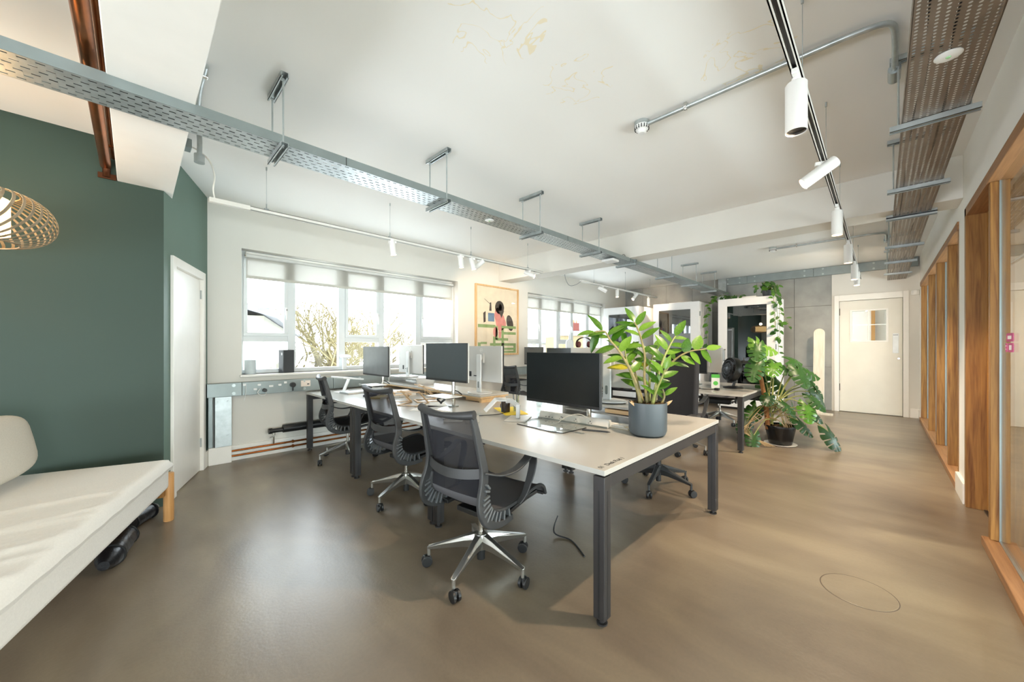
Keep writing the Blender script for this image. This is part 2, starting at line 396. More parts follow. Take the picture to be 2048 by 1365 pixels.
def perf(L_, W_, pitch_x, rows, hole, z, n=8, stag=False):
    """perforated sheet along +X, width along +Y: every cell has a real hole (half-size hx, hy)"""
    m = MB(); nx = int(L_ / pitch_x); py = W_ / rows; hx, hy = hole
    ang = [(pi / n) + 2 * pi * k / n for k in range(n)]
    for i in range(nx):
        for j in range(rows):
            cx = (i + 0.5) * pitch_x + (pitch_x * (0.25 if j % 2 else -0.25) if stag else 0); cy = (j + 0.5) * py
            x0, x1, y0, y1 = i * pitch_x, (i + 1) * pitch_x, j * py, (j + 1) * py
            o = len(m.v)
            m.v += [(x0, y0, z), (x1, y0, z), (x1, y1, z), (x0, y1, z)]
            if n == 4:
                m.v += [(cx - hx, cy - hy, z), (cx + hx, cy - hy, z), (cx + hx, cy + hy, z), (cx - hx, cy + hy, z)]
                m.f += [(o + k, o + (k + 1) % 4, o + 4 + (k + 1) % 4, o + 4 + k) for k in range(4)]
            else:
                m.v += [(cx + hx * cos(a), cy + hy * sin(a), z) for a in ang]
                # octagon vertices 0..7 start at 22.5 degrees; corners in order (x0y0)=225deg,(x1y0)=315,(x1y1)=45,(x0y1)=135
                h = lambda k: o + 4 + (k % 8)
                for q, k in ((2, 0), (3, 2), (0, 4), (1, 6)):
                    m.f.append((o + q, h(k + 1), h(k)))
                    m.f.append((o + q, o + (q + 1) % 4, h(k + 2), h(k + 1)))
    return m
# ------------------------------------------------------------------ the room
CEIL = 2.94; XF = 10.0; YW = 5.27; XB = -4.0; YP = -0.5
fl = struct(B((XB - .2, -3.7, -0.08), (XF + .2, YW + .3, 0)).build('floor', floor_mat()), 'polished brown grey concrete floor')
dc = MB(); dc.lathe([(0.0, 0.0015), (0.150, 0.0015), (0.153, 0.0005)], 48, (2.70, .087, 0)); dc.build('access_cover', fl.data.materials[0], fl)
MB().lathe([(0.153, 0.0), (0.153, 0.0006), (0.157, 0.0006), (0.157, 0.0)], 48, (2.70, .087, 0)).build('cover_joint', mat('dark joint', '5a5046', 0.8), fl)
CM = ceiling_mat()
struct(B((XB - .2, -3.7, CEIL), (XF + .2, YW + .3, CEIL + .1)).build('ceiling', CM), 'white plastered ceiling')
struct(B((XB, 2.2, 2.875), (-.09, 4.155, CEIL)).build('trim_1', WALL), 'lower ceiling panel over the sofa corner')
struct(B((-.095, -3.5, 2.57), (.225, 4.45, CEIL)).build('trim_2', WHITE, bevel=.004), 'white boxed ceiling beam above the sofa end')
struct(B((4.965, -.5, 2.57), (5.30, YW, CEIL)).build('trim_3', WALL, bevel=.004), 'white cross beam spanning the ceiling')

# window wall (y = 5.27), openings for two windows
W1 = (0.87, 3.98, 0.975, 2.445); W2 = (5.80, 8.87, 0.975, 2.445); YO = 5.62
wl = MB()
for a, b in (((.40, YW, 0), (W1[0], YO, CEIL)), ((W1[0], YW, 0), (W1[1], YO, W1[2])), ((W1[0], YW, W1[3]), (W1[1], YO, CEIL)),
             ((W1[1], YW, 0), (W2[0], YO, CEIL)), ((W2[0], YW, 0), (W2[1], YO, W2[2])), ((W2[0], YW, W2[3]), (W2[1], YO, CEIL)),
             ((W2[1], YW, 0), (XF + .2, YO, CEIL))):
    wl.box(a, b)
struct(wl.build('wall_left', WALL), 'off white plaster wall holding the two wide windows')
# dark green wall behind the sofa and the angled green wall with its door
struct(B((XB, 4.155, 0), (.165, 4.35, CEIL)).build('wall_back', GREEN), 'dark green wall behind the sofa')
GA = Vector((.165, 4.155, 0)); GB = Vector((.56, YW, 0)); gd = (GB - GA).normalized(); gn = Vector((gd.y, -gd.x, 0)); GL = (GB - GA).length
grz = atan2(gd.y, gd.x)
gw = sgroup('wall_angled', 'green wall set at an angle beside the window wall', GA, grz)     # local x along the wall, -y into the room
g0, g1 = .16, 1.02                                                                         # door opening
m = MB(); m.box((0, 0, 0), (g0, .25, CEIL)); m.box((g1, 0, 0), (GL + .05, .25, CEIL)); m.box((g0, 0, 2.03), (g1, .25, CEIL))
m.build('plaster', GREEN_LIT, gw)
gd1 = sgroup('door_1', 'plain white flush door in the angled green wall', GA, grz)
m = MB(); m.box((g0 - .02, -.022, 0), (g0 + .05, .1, 2.08)); m.box((g1 - .05, -.022, 0), (g1 + .02, .1, 2.08)); m.box((g0 + .05, -.022, 2.0), (g1 - .05, .1, 2.08))
m.build('door_frame', WHITE, gd1, bevel=.004)
B((g0 + .055, .008, .008), (g1 - .055, .05, 1.995)).build('door_leaf', WHITE, gd1, bevel=.003)
MB().cyl((g0 + .10, .006, 1.0), (g0 + .10, -.003, 1.0), .012).build('lock', CHROME, gd1, smooth=True)
m = MB()
for z in (.25, 1.8): m.box((g1 - .06, -.004, z), (g1 - .048, .012, z + .09))
m.build('hinge', GALV, gd1)
bb = MB(); bb.box((g1 + .02, -.02, 0), (GL + .02, 0, .17)); bb.box((0, -.02, 0), (g0 - .02, 0, .17))
bo = struct(bb.build('baseboard_angled', WHITE, None, bevel=.004), 'white baseboard on the angled wall'); bo.location = GA; bo.rotation_euler = (0, 0, grz)

# boxed pier and baseboard under the window wall
struct(B((.56, 5.19, 0), (.765, YW, .19)).build('baseboard_pier', WHITE, bevel=.004), 'tall white baseboard block below the steel post')
struct(B((.765, 5.25, 0), (XF, YW, .17)).build('baseboard_left', WHITE, bevel=.003), 'white baseboard under the windows')

# galvanised channel dado and post, bolts, on the window wall
st = sgroup('trim_4', 'grey steel plate beam bolted along the wall below the windows')
for x0, x1 in ((.545, .855), (.858, 1.85), (1.853, 3.4), (3.403, 5.2), (5.203, 7.2), (7.203, 9.9)):
    B((x0, 5.165, .745), (x1, YW, .893)).build('plate', GALVD, st, bevel=.003)
B((.56, 5.205, .19), (.60, YW, .745)).build('post_flange', GALVD, st, bevel=.003)
B((.615, 5.18, .19), (.765, YW, .745)).build('post', GALV, st, bevel=.003)
def bolt(m_, p, d, r=.011):
    p = Vector(p); d = Vector(d); m_.cyl(p, p + d * .004, r * 1.6, n=12); m_.cyl(p, p + d * .012, r, n=6)
for x in (.78, 1.50, 2.2, 3.0, 3.8, 4.6, 6.0, 7.0, 8.0):
    for z in (.775, .865):
        m = MB(); bolt(m, (x, 5.165, z), (0, -1, 0)); m.build('bolt', GALV, st, smooth=True)
for x in (.645, .735):
    for z in (.31, .69):
        m = MB(); bolt(m, (x, 5.18, z), (0, -1, 0)); m.build('bolt', GALV, st, smooth=True)

# far wall: concrete panels, joints recessed, then the white end bay with its door
wf = sgroup('wall_far', 'far wall of raw grey concrete panels')
B((XF + .03, .71, 0), (XF + .2, YW + .3, CEIL)).build('backing', mat('joint backing concrete', '77756c', 0.9), wf)  # backing darker than the panels, visible in their joints
ys = [.715, 1.33, 2.02, 2.72, 3.42, 4.08, 4.74, 5.27]; zs = [0, .885, 2.15, CEIL]
for i in range(len(ys) - 1):
    for j in range(3):
        off = random.uniform(0, .004)
        B((XF + off, ys[i] + .003, zs[j] + .003), (XF + .05, ys[i + 1] - .003, zs[j + 1] - .003)).build('panel', CONC, wf)
DY0, DY1, DZ = -.29, .60, 2.215
wr = MB()
for a, b in (((XF + .0, DY1 + .0, 0), (XF + .2, .715, CEIL)), ((XF + .0, -.5, 0), (XF + .2, DY0, CEIL)), ((XF, DY0, DZ), (XF + .2, DY1, CEIL))): wr.box(a, b)
struct(wr.build('wall_door_bay', WALL), 'white end wall around the far door')
struct(B((XF - .02, -.5, 0), (XF, DY0 - .09, .17)).build('baseboard_far', WHITE, bevel=.003), 'white baseboard beside the far door')
d2 = sgroup('door_2', 'white door with a small four pane window at the far end')
m = MB(); m.box((XF - .02, DY1, 0), (XF + .05, DY1 + .075, DZ + .12)); m.box((XF - .02, DY0 - .075, 0), (XF + .05, DY0, DZ + .12)); m.box((XF - .02, DY0, DZ), (XF + .05, DY1, DZ + .12))
m.build('door_frame', WHITE, d2, bevel=.004)
gy0, gy1, gz0, gz1 = -.07, .41, 1.42, 2.0
m = MB(); xa, xb = XF + .012, XF + .055
m.box((xa, DY0 + .006, .012), (xb, gy0, DZ - .006)); m.box((xa, gy1, .012), (xb, DY1 - .006, DZ - .006)); m.box((xa, gy0, .012), (xb, gy1, gz0)); m.box((xa, gy0, gz1), (xb, gy1, DZ - .006))
m.box((XF + .056, DY0 - .02, 0), (XF + .07, DY0 + .03, DZ)); m.box((XF + .056, DY1 - .03, 0), (XF + .07, DY1 + .02, DZ)); m.box((XF + .056, DY0, DZ - .03), (XF + .07, DY1, DZ + .03)); m.box((XF + .056, DY0, 0), (XF + .07, DY1, .03))
m.build('door_leaf', mat('old cream paint', 'e6e2d6', .45, var=.03, scale=(3, 3, 3)), d2)
m = MB()
for y0, y1, z0, z1 in ((gy0 - .03, gy0, gz0 - .03, gz1 + .03), (gy1, gy1 + .03, gz0 - .03, gz1 + .03), (gy0, gy1, gz0 - .03, gz0), (gy0, gy1, gz1, gz1 + .03), ((gy0 + gy1) / 2 - .012, (gy0 + gy1) / 2 + .012, gz0, gz1)):
    m.box((XF + .003, y0, z0), (XF + .03, y1, z1))
m.build('glazing_bead', WHITE, d2, bevel=.003)
B((XF + .016, gy0, 1.72), (XF + .026, gy1, 1.735)).build('glazing_bar', GALV, d2)
for k in (0, 1):
    for z0, z1 in ((gz0, 1.72), (1.735, gz1)):
        y0 = gy0 + k * .252; B((XF + .018, y0, z0), (XF + .022, y0 + .228, z1)).build('pane', PANE, d2)
for z in (.42, 1.93):
    m = MB(); m.box((XF - .006, DY1 - .012, z), (XF + .014, DY1 + .012, z + .14)); m.cyl((XF - .006, DY1, z), (XF - .006, DY1, z + .14), .008, n=8); m.build('hinge', mat('dark hinge', '4a4238', .4, .6), d2)
MB().cyl((XF + .015, -.235, 1.08), (XF - .004, -.235, 1.08), .016).build('lock', CHROME, d2, smooth=True)
m = MB(); m.box((XF + .002, -.235, 1.18), (XF + .012, -.155, 1.55)); m.build('push_plate', mat('white plastic sheet', 'eef3f5', .3), d2, bevel=.01)
m = MB()
for i in range(5): m.box((XF + .001, -.225 + i * .013, 1.515), (XF + .0025, -.216 + i * .013, 1.527))
m.build('plate_lettering', BLACKP, d2)
# landing seen through the door window
lr = sgroup('wall_landing', 'landing behind the far door')
m = MB(); m.box((12.6, -2.4, 0), (12.8, 2.2, 2.9)); m.box((10.2, -2.5, 0), (12.8, -2.4, 2.9)); m.box((10.2, 2.2, 0), (12.8, 2.3, 1.1)); m.box((10.2, -2.5, -.1), (12.8, 2.3, 0)); m.box((10.2, -2.5, 2.9), (12.8, 1.2, 3.0)); m.build('plaster', WALL, lr)
m = MB(); m.box((12.45, .10, 0), (12.58, .17, 2.9)); m.box((12.45, -.75, 0), (12.58, -.45, 2.9)); m.box((12.45, -.75, 0), (12.58, .9, 1.0)); m.build('timber', OAKD, lr)

# steel head beam and post on the far wall
sf = sgroup('trim_5', 'bolted galvanised steel head beam and post on the far wall')
for y0, y1 in ((-.48, 1.0), (1.003, 2.2), (2.203, 2.63)):
    B((XF - .05, y0, 2.765), (XF, y1, CEIL - .003)).build('plate', GALVD, sf, bevel=.003)
B((XF - .055, 2.633, 0.1), (XF, 2.81, CEIL - .003)).build('post', GALV, sf, bevel=.003)
for y in (.1, .85, 1.15, 2.05, 2.35, 2.6):
    for z in (2.80, 2.905):
        m = MB(); bolt(m, (XF - .05, y, z), (-1, 0, 0)); m.build('bolt', GALV, sf, smooth=True)
for y in (2.66, 2.78):
    for z in (2.45, 2.65, 2.9):
        m = MB(); bolt(m, (XF - .055, y, z), (-1, 0, 0)); m.build('bolt', GALV, sf, smooth=True)

# ------------------------------------------------------------------ windows
def window(name, W, cols, label, casements, ybl):
    x0, x1, z0, z1 = W; y0, y1 = 5.40, 5.47
    g = sgroup(name, label)
    FR = mat('grey white window paint', 'dde1e2', .4, var=.02)
    xs = cols; zt = 1.40
    fo = MB(); fo.box((x0, y0, z0), (x1, y1, z0 + .05)); fo.box((x0, y0, z1 - .06), (x1, y1, z1)); fo.box((x0, y0, z0 + .05), (x0 + .035, y1, z1 - .06)); fo.box((x1 - .035, y0, z0 + .05), (x1, y1, z1 - .06))
    fo.build('window_frame', FR, g, bevel=.004)
    for i in range(1, len(xs) - 1):
        B((xs[i] - .045, y0, z0 + .05), (xs[i] + .045, y1, z1 - .06)).build('mullion', FR, g, bevel=.005)
    for i in range(len(xs) - 1):
        a = xs[i] + (.045 if i else .035); b = xs[i + 1] - (.045 if i < len(xs) - 2 else .035)
        a, b = (x0 + .035 if i == 0 else a), (x1 - .035 if i == len(xs) - 2 else b)
        if i in casements:
            B((a, y0, zt - .035), (b, y1, zt + .03)).build('transom', FR, g, bevel=.004)
            s = MB(); c0, c1, e0, e1 = a, b, zt + .03, z1 - .06; t = .042
            s.box((c0, y0 - .015, e0), (c1, y0 + .03, e0 + t)); s.box((c0, y0 - .015, e1 - t), (c1, y0 + .03, e1)); s.box((c0, y0 - .015, e0 + t), (c0 + t, y0 + .03, e1 - t)); s.box((c1 - t, y0 - .015, e0 + t), (c1, y0 + .03, e1 - t))
            so = s.build('sash', FR, g, bevel=.004)
            B((c0 + t, y0 + .005, e0 + t), (c1 - t, y0 + .013, e1 - t)).build('pane', PANE, so)
            B((a, y0 + .03, z0 + .05), (b, y0 + .038, zt - .035)).build('pane', PANE, g)
            hx = c1 - .022 if i != len(xs) - 2 else c0 + .022
            h = MB(); h.box((hx - .012, y0 - .03, 1.70), (hx + .012, y0 - .015, 1.80)); h.box((hx - .008, y0 - .055, 1.755), (hx + .008, y0 - .03, 1.775)); h.box((hx - .008, y0 - .055, 1.64), (hx + .008, y0 - .042, 1.775))
            h.build('handle', mat('white handle', 'f2f2f0', .3), so, bevel=.003)
        else:
            B((a, y0 + .03, z0 + .05), (b, y0 + .038, z1 - .06)).build('pane', PANE, g)
    s = MB(); s.box((x0 - .02, 5.225, z0 - .03), (x1 + .02, y0, z0)); s.build('window_sill', WHITE, g, bevel=.008)
    # roller blind, partly down
    b = thing('roller_blind', ybl, 'blind', ((x0 + x1) / 2, 5.345, z1 - .06), 0, 'roller blinds')
    L2 = (x1 - x0) / 2 - .05
    MB().cyl((-L2, 0, .0), (L2, 0, .0), .022).build('roller', mat('blind tube', 'd8d8d4', .5), b, smooth=True)
    f = MB(); f.box((-L2 + .01, .018, -.235), (L2 - .01, .020, 0)); f.build('cloth', BLIND, b)
    f = MB(); f.box((-L2 + .01, .012, -.268), (L2 - .01, .026, -.235)); f.build('hem_bar', mat('blind hem', 'c9c6bc', .8), b)
    for sx in (-1, 1):
        k = MB(); k.box((sx * L2 - .004, -.03, -.03), (sx * L2 + .004, .03, .045)); k.cyl((sx * (L2 + .004), 0, 0), (sx * (L2 + .012), 0, 0), .012, n=10); k.build('bracket', CHROME, b)
    h = MB(); h.box((-L2, .035, .02), (L2, .05, .05)); h.build('head_rail', WHITE, b)
    return g
window('window_1', W1, [.87, 1.42, 2.05, 2.635, 3.27, 3.98], 'wide five light window nearer the green wall', (0, 2, 4), 'pale roller blind half lowered over the nearer wide window beside the green wall')
window('window_2', W2, [5.80, 6.35, 6.98, 7.56, 8.20, 8.87], 'second wide window beyond the framed artwork', (0, 2, 4), 'pale roller blind over the farther window, right of the framed artwork')

# ------------------------------------------------------------------ oak and glass partition on the right
YG = -.54
wp = MB(); wp.box((XB, YP - .16, 2.42), (XF, YP, CEIL)); wp.box((4.81, YP - .16, 0), (5.22, YP, 2.42)); wp.box((9.72, YP - .16, 0), (XF, YP, 2.42))
struct(wp.build('wall_right', WALL_LIT), 'white wall and post around the oak partition')
m = MB(); m.box((4.80, YP - .17, 0), (5.24, YP + .022, .17)); struct(m.build('baseboard_right', WHITE, bevel=.004), 'white baseboard at the foot of the partition post')
struct(B((9.70, YP, 0), (XF, YP + .02, .17)).build('baseboard_end', WHITE, bevel=.004), 'white baseboard in the far right corner')
w3 = sgroup('window_3', 'far oak framed glazed screen')
B((5.22, YP - .15, 2.36), (9.72, YP + .012, 2.43)).build('head_rail', OAKX, w3, bevel=.003)
B((5.22, YP - .15, 0.0), (9.72, YP + .02, .06)).build('sill_rail', OAKX, w3, bevel=.003)
px = [5.25, 6.00, 7.14, 8.26, 9.66]
for x in px:
    B((x, YP - .15, .06), (x + .055, YP, 2.36)).build('oak_post', OAK, w3, bevel=.003)
for i in range(4):
    B((px[i] + .055, YG - .06, .06), (px[i + 1], YG - .052, 2.36)).build('pane', PART, w3)
    m = MB(); m.box((px[i + 1] - .004, YG - .045, .06), (px[i + 1], YG - .03, 2.36)); m.build('glazing_channel', GALVD, w3)
m = MB(); m.box((5.245, YP - .075, 1.12), (5.25, YP - .04, 1.20)); m.build('strike_plate', CHROME, w3, bevel=.003)
d3 = sgroup('door_3', 'oak veneered sliding door in the partition')
m = MB(); m.box((4.73, YP - .15, 0), (4.80, YP + .012, 2.43)); m.build('door_jamb', OAK, d3, bevel=.003)
m = MB(); m.box((3.93, YP - .15, 2.36), (4.80, YP + .012, 2.43)); m.build('door_head', OAKX, d3, bevel=.003)
B((3.90, YP - .135, .012), (4.79, YP - .095, 2.36)).build('door_leaf', OAKD, d3, bevel=.003)
B((3.93, YP - .15, 0), (4.73, YP - .08, .008)).build('floor_guide', DARKST, d3)
w4 = sgroup('window_4', 'near oak framed glazed screen with a pale oak sill')
B((XB, YP - .14, 2.36), (3.93, YP + .012, 2.43)).build('head_rail', OAKX, w4, bevel=.003)
B((XB, YP - .14, 0), (3.93, YP + .03, .055)).build('sill_rail', OAKX, w4, bevel=.004)
B((3.875, YP - .14, .055), (3.93, YP, 2.36)).build('oak_post', OAK, w4, bevel=.003)
for x in (1.2, -1.4): B((x, YP - .14, .055), (x + .055, YP, 2.36)).build('oak_post', OAK, w4, bevel=.003)
for a, b in ((1.255, 3.875), (-1.345, 1.2), (XB, -1.4)): B((a, YG - .008, .058), (b, YG, 2.36)).build('pane', PART, w4)
m = MB(); m.box((3.870, YG - .008, .055), (3.875, YG + .004, 2.36)); m.build('glazing_channel', GALVD, w4)
B((XB, YG - .016, .055), (3.875, YG + .006, .062)).build('floor_channel', ALU, w4)
# office behind the partition: end wall, outer wall with low openings added for light
m = MB(); ox = [-4.0, -3.6, -.6, -.2, 2.8, 3.2, 6.2, 6.6, 9.6, 10.2]
m.box((XB, -3.7, 0), (10.2, -3.5, .06)); m.box((XB, -3.7, 1.25), (10.2, -3.5, CEIL))
for i in range(0, len(ox), 2): m.box((ox[i], -3.7, .06), (ox[i + 1], -3.5, 1.25))
m.box((XF, -3.5, 0), (XF + .2, -.66, CEIL)); m.box((4.9, -3.5, 0), (5.0, -.66, CEIL))
struct(m.build('wall_office', WALL), 'white office walls behind the glass partition, low openings added for light')
# unseen wall behind the camera, low opening added to send skylight to the ceiling
m = MB(); m.box((XB - .2, -3.5, 0), (XB, -.2, CEIL)); m.box((XB - .2, 3.7, 0), (XB, 4.35, CEIL)); m.box((XB - .2, -.2, 0), (XB, 3.7, .06)); m.box((XB - .2, -.2, 1.25), (XB, 3.7, CEIL))
struct(m.build('wall_rear', WALL), 'unseen rear wall with one wide low opening added for light')

# pink way-finding stickers on the glass
stk = thing('sticker', 'pink rounded sticker pair with white symbols on the near glass screen', 'sticker', (3.62, YG + .001, 0))
PINK = mat('pink vinyl', 'c2427e', .5, var=.03)
def rrect(cx, cz, w_, h_, r, n=5):
    out = []
    for sx, sz, a0 in ((1, 1, 0), (-1, 1, 90), (-1, -1, 180), (1, -1, 270)):
        for k in range(n + 1):
            a = radians(a0 + 90 * k / n); out.append((cx + sx * (w_ / 2 - r) + r * cos(a), cz + sz * (h_ / 2 - r) + r * sin(a)))
    return out
p = MB(); p.prism(rrect(0, 1.355, .16, .05, .015), 0, .0012, 1).build('upper_sticker', PINK, stk)
p = MB(); p.prism(rrect(-.02, 1.295, .12, .055, .018), 0, .0012, 1).build('lower_sticker', PINK, stk)
p = MB(); p.prism([(.085 + .022 * cos(2 * pi * k / 14), 1.295 + .028 * sin(2 * pi * k / 14)) for k in range(14)], 0, .0012, 1).build('round_sticker', PINK, stk)
p = MB(); p.prism(rrect(0, 1.355, .085, .02, .004), .0012, .002, 1); p.prism(rrect(-.02, 1.295, .055, .028, .004), .0012, .002, 1)
for z in (1.305, 1.285): p.prism(rrect(.085, z, .016, .008, .002), .0012, .002, 1)
p.build('white_symbol', PAPER, stk)
# ------------------------------------------------------------------ cable trays hung from the ceiling
def strut(m_, a, b, up, w_=.041, h=.03):
    """open strut channel from a to b along Y; opening downwards (up=-1) or upwards"""
    x, y0, z = a; y1 = b[1]
    m_.box((x - w_ / 2, y0, z), (x + w_ / 2, y1, z + .003)) if up < 0 else m_.box((x - w_ / 2, y0, z - .003), (x + w_ / 2, y1, z))
    s = -1 if up < 0 else 1
    for sx in (-1, 1):
        m_.box((x + sx * w_ / 2, y0, z), (x + sx * (w_ / 2 - .003), y1, z + s * h))
        m_.box((x + sx * w_ / 2, y0, z + s * h), (x + sx * (w_ / 2 - .010), y1, z + s * (h - .003)))
def hanger(parent, x, y0, y1, zb, ztop, low_w=.041):
    t = MB(); strut(t, (x, y0, ztop - .002), (x, y1, ztop - .002), -1)
    h = t.build('ceiling_strut', GALV, parent)
    for y in (y0 + .035, y1 - .035):
        r = MB().cyl((x, y, zb - .02), (x, y, ztop - .03), .005, n=8); r.cyl((x, y, ztop - .036), (x, y, ztop - .026), .011, n=6); r.cyl((x, y, zb - .012), (x, y, zb - .004), .010, n=6); r.build('threaded_rod', GALV, h)
    lo = MB(); strut(lo, (x, y0, zb), (x, y1, zb), -1, low_w, .028)
    for k in range(5):
        pass
    return lo.build('lower_strut', GALV, h)
tl = thing('cable_tray', 'long slotted galvanised cable tray running over the desks from the sofa side', 'cable tray', (XB, 2.56, 2.52))
LT = 13.98
TW = .235
perf(LT, TW, .05, 6, (.0135, .0045), 0, n=4, stag=True).build('tray_base', GALV, tl, weld=True)
m = MB(); m.box((0, -.0015, 0), (LT, .0015, .055)); m.box((0, 0, .052), (LT, .012, .055)); m.build('side_flange', GALVD, tl)
m = MB(); m.box((0, TW - .0015, 0), (LT, TW + .0015, .055)); m.build('side_flange', GALVD, tl)
for k, (y, r) in enumerate(((.05, .009), (.085, .007), (.13, .010), (.16, .008))):
    pts = [(x * .35, y + .012 * sin(x * 1.3 + k) + .006 * sin(x * .37 + 2 * k), r + .001) for x in range(0, 40)]
    MB().tube(pts, r, 6).build('cable', BLACKP if k % 2 else mat('grey cable', '8c8f90', .6), tl)
for x in (3.0, 5.0, 7.5, 9.0):
    MB().box((x - .002, -.003, 0), (x + .002, 0, .055)).build('joint', DARKST, tl)
hx = [.628, 1.818, 3.01, 4.167, 5.12, 6.5, 7.69, 8.83]
for x in hx:
    hanger(tl, x - XB, 2.525 - 2.56, 2.845 - 2.56, -.003, (CEIL if abs(x - 5.12) > .1 else 2.57) - 2.52)
tr_ = thing('cable_tray', 'wide brown grey perforated cable tray along the glass partition', 'cable tray', (XB, -.325, 2.55))
perf(13.95, .24, .0225, 9, (.0062, .0060), 0).build('tray_base', TRAYM, tr_, weld=True)
for y in (0, .24): MB().box((0, y - .0015, 0), (13.95, y + .0015, .05)).build('side_flange', TRAYM, tr_)
for k, (y, r) in enumerate(((.04, .010), (.095, .008), (.125, .006), (.20, .009))):
    pts = [(x * .35, y + .014 * sin(x * 1.1 + k) + .008 * sin(x * .31 + 2 * k), r + .001) for x in range(0, 40)]
    MB().tube(pts, r, 6).build('cable', BLACKP if k % 2 else mat('white cable', 'e4e4e0', .6), tr_)
for x in (.66, 1.85, 3.04, 4.24, 5.15, 6.6, 7.8, 9.0):
    hanger(tr_, x - XB, -.365 + .325, -.035 + .325, -.005, (CEIL if abs(x - 5.15) > .1 else 2.57) - 2.55)
# emergency lights and wireless box on the trays
def disc_light(p, label):
    t = thing('emergency_light', label, 'light', p, 0, 'round emergency lights')
    m = MB(); m.lathe([(.0, -.008), (.035, -.008), (.043, -.003), (.043, 0), (.0, 0)], 28); m.build('bezel', mat('white plastic', 'eeeeec', .35), t, smooth=True)
    m = MB(); m.lathe([(.0, -.013), (.006, -.012), (.009, -.008)], 12); m.build('lens', mat('green lens', '9fd8a0', .2), t, smooth=True)
    return t
disc_light((2.45, -.205, 2.549), 'small round white emergency light under the brown perforated tray')
disc_light((2.40, 2.68, 2.519), 'small round white emergency light under the slotted tray over the desks')
ap = thing('wireless_access_point', 'white square box strapped under the slotted tray near the cross beam', 'box', (4.62, 2.66, 2.47), .05)
B((-.09, -.09, 0), (.09, .09, .035)).build('body', mat('white plastic', 'eeeeec', .35), ap, bevel=.012)
m = MB(); m.tube(catmull([(.08, 0, .03), (.16, -.02, .06), (.22, -.08, .13), (.30, -.08, .12), (.36, -.05, .05)]), .004, 6); m.build('cable', GRAPH, ap)

# ------------------------------------------------------------------ track lighting
TRW = mat('white track', 'dedcd5', .4, var=.01); SPW = mat('white spotlight shell', 'eceae6', .38, var=.01)
GLOW = emit('lit lamp lens', 'ffd9a8', 3.2); LENS = mat('dark baffle', '2a2622', .35)
def track(name, y, x0, x1, z, label, wires, group):
    t = thing(name, label, 'lighting track', ((x0 + x1) / 2, y, z), 0, group)
    L = (x1 - x0) / 2
    m = MB(); m.box((-L, -.018, .028), (L, .018, .032)); m.box((-L, -.018, 0), (L, -.013, .032)); m.box((-L, .013, 0), (L, .018, .032)); m.box((-L, -.018, 0), (L, -.008, .003)); m.box((-L, .008, 0), (L, .018, .003)); m.build('rail', TRW, t)
    B((-L, -.006, .012), (L, .006, .027)).build('conductor', DARKST, t)
    B((-L - .005, -.021, -.002), (-L + .28, .021, .036)).build('feed_end', TRW, t, bevel=.003)
    for wx in wires:
        k = MB(); x = wx - (x0 + x1) / 2; top = (CEIL if not 4.95 < wx < 5.32 else 2.57) - z
        k.cyl((x, 0, .03), (x, 0, top), .0016, n=6); k.cyl((x, 0, top - .03), (x, 0, top), .006, n=8); k.cyl((x, 0, .036), (x, 0, .09), .005, n=8); k.box((x - .015, -.012, .03), (x + .015, .012, .045)); k.build('suspension_wire', GALV, t)
    return t
track('lighting_track', 3.99, .44, 4.75, 2.515, 'white suspended lighting track beside the nearer window, ending at the cross beam', (.845, 2.05, 3.234, 4.386), 'suspended lighting tracks')
track('lighting_track', 3.99, 5.86, 9.17, 2.515, 'white suspended lighting track beyond the cross beam, towards the booths', (6.31, 7.57, 8.8), 'suspended lighting tracks')
track('lighting_track', .262, -1.5, 9.0, 2.49, 'white suspended lighting track above the aisle by the perforated tray', (-.1, 1.05, 2.2, 3.26, 4.44, 6.7, 8.2), 'suspended lighting tracks')
def spotlight(x, y, z, tilt, az, label, lit=True, L_=.17, r=.034, watts=0, deg=70, target=None):
    t = thing('track_spotlight', label, 'spotlight', (x, y, z), az, 'track spotlights')
    m = MB(); m.box((-.045, -.012, -.022), (.045, .012, 0)); m.cyl((0, 0, -.05), (0, 0, -.022), .017, n=16); m.build('adapter', SPW, t, bevel=.003)
    mt = Matrix.Translation((0, 0, -.05)) @ Matrix.Rotation(tilt, 4, 'Y')
    b = MB().lathe([(0, .006), (r * .9, .006), (r, 0), (r, -L_), (r - .003, -L_), (r - .004, -L_ + .02), (0, -L_ + .02)], 28)
    off = Matrix.Translation((0, r * .0, -.002)) if tilt == 0 else Matrix.Translation((0, 0, L_ * .35))
    b.xf(mt @ off); bo = b.build('body', SPW, t, smooth=True)
    l = MB().lathe([(0, -L_ + .012), (r - .006, -L_ + .012), (r - .005, -L_ + .003)], 24).xf(mt @ off); l.build('lens', GLOW if lit else LENS, bo, smooth=True)
    if watts:
        e = t.matrix_world
        p = Matrix.Translation((x, y, z)) @ Matrix.Rotation(az, 4, 'Z') @ mt @ off @ Vector((0, 0, -L_ - .012))
        q = Matrix.Translation((x, y, z)) @ Matrix.Rotation(az, 4, 'Z') @ mt @ off @ Vector((0, 0, -L_ - 1.5))
        spot(p, target if target else q, watts, deg)
    return t
LW = 8
A = 'white cylinder spotlight '
spotlight(2.08, 3.99, 2.515, .12, 2.6, A + 'hanging alone on the window track, left of its neighbours', watts=LW, target=(2.3, 4.9, .9))
spotlight(3.06, 3.99, 2.515, .10, 2.4, A + 'pointing down, left one of the trio on the window track', watts=LW, target=(3.2, 4.4, .7))
spotlight(3.25, 3.99, 2.515, .28, 2.3, A + 'in the middle of the trio on the window track', watts=LW, target=(3.0, 3.2, .7))
spotlight(3.40, 3.99, 2.515, .9, -.9, A + 'turned toward the artwork, right one of the trio on the window track', watts=32, target=(4.75, 5.27, 1.9))
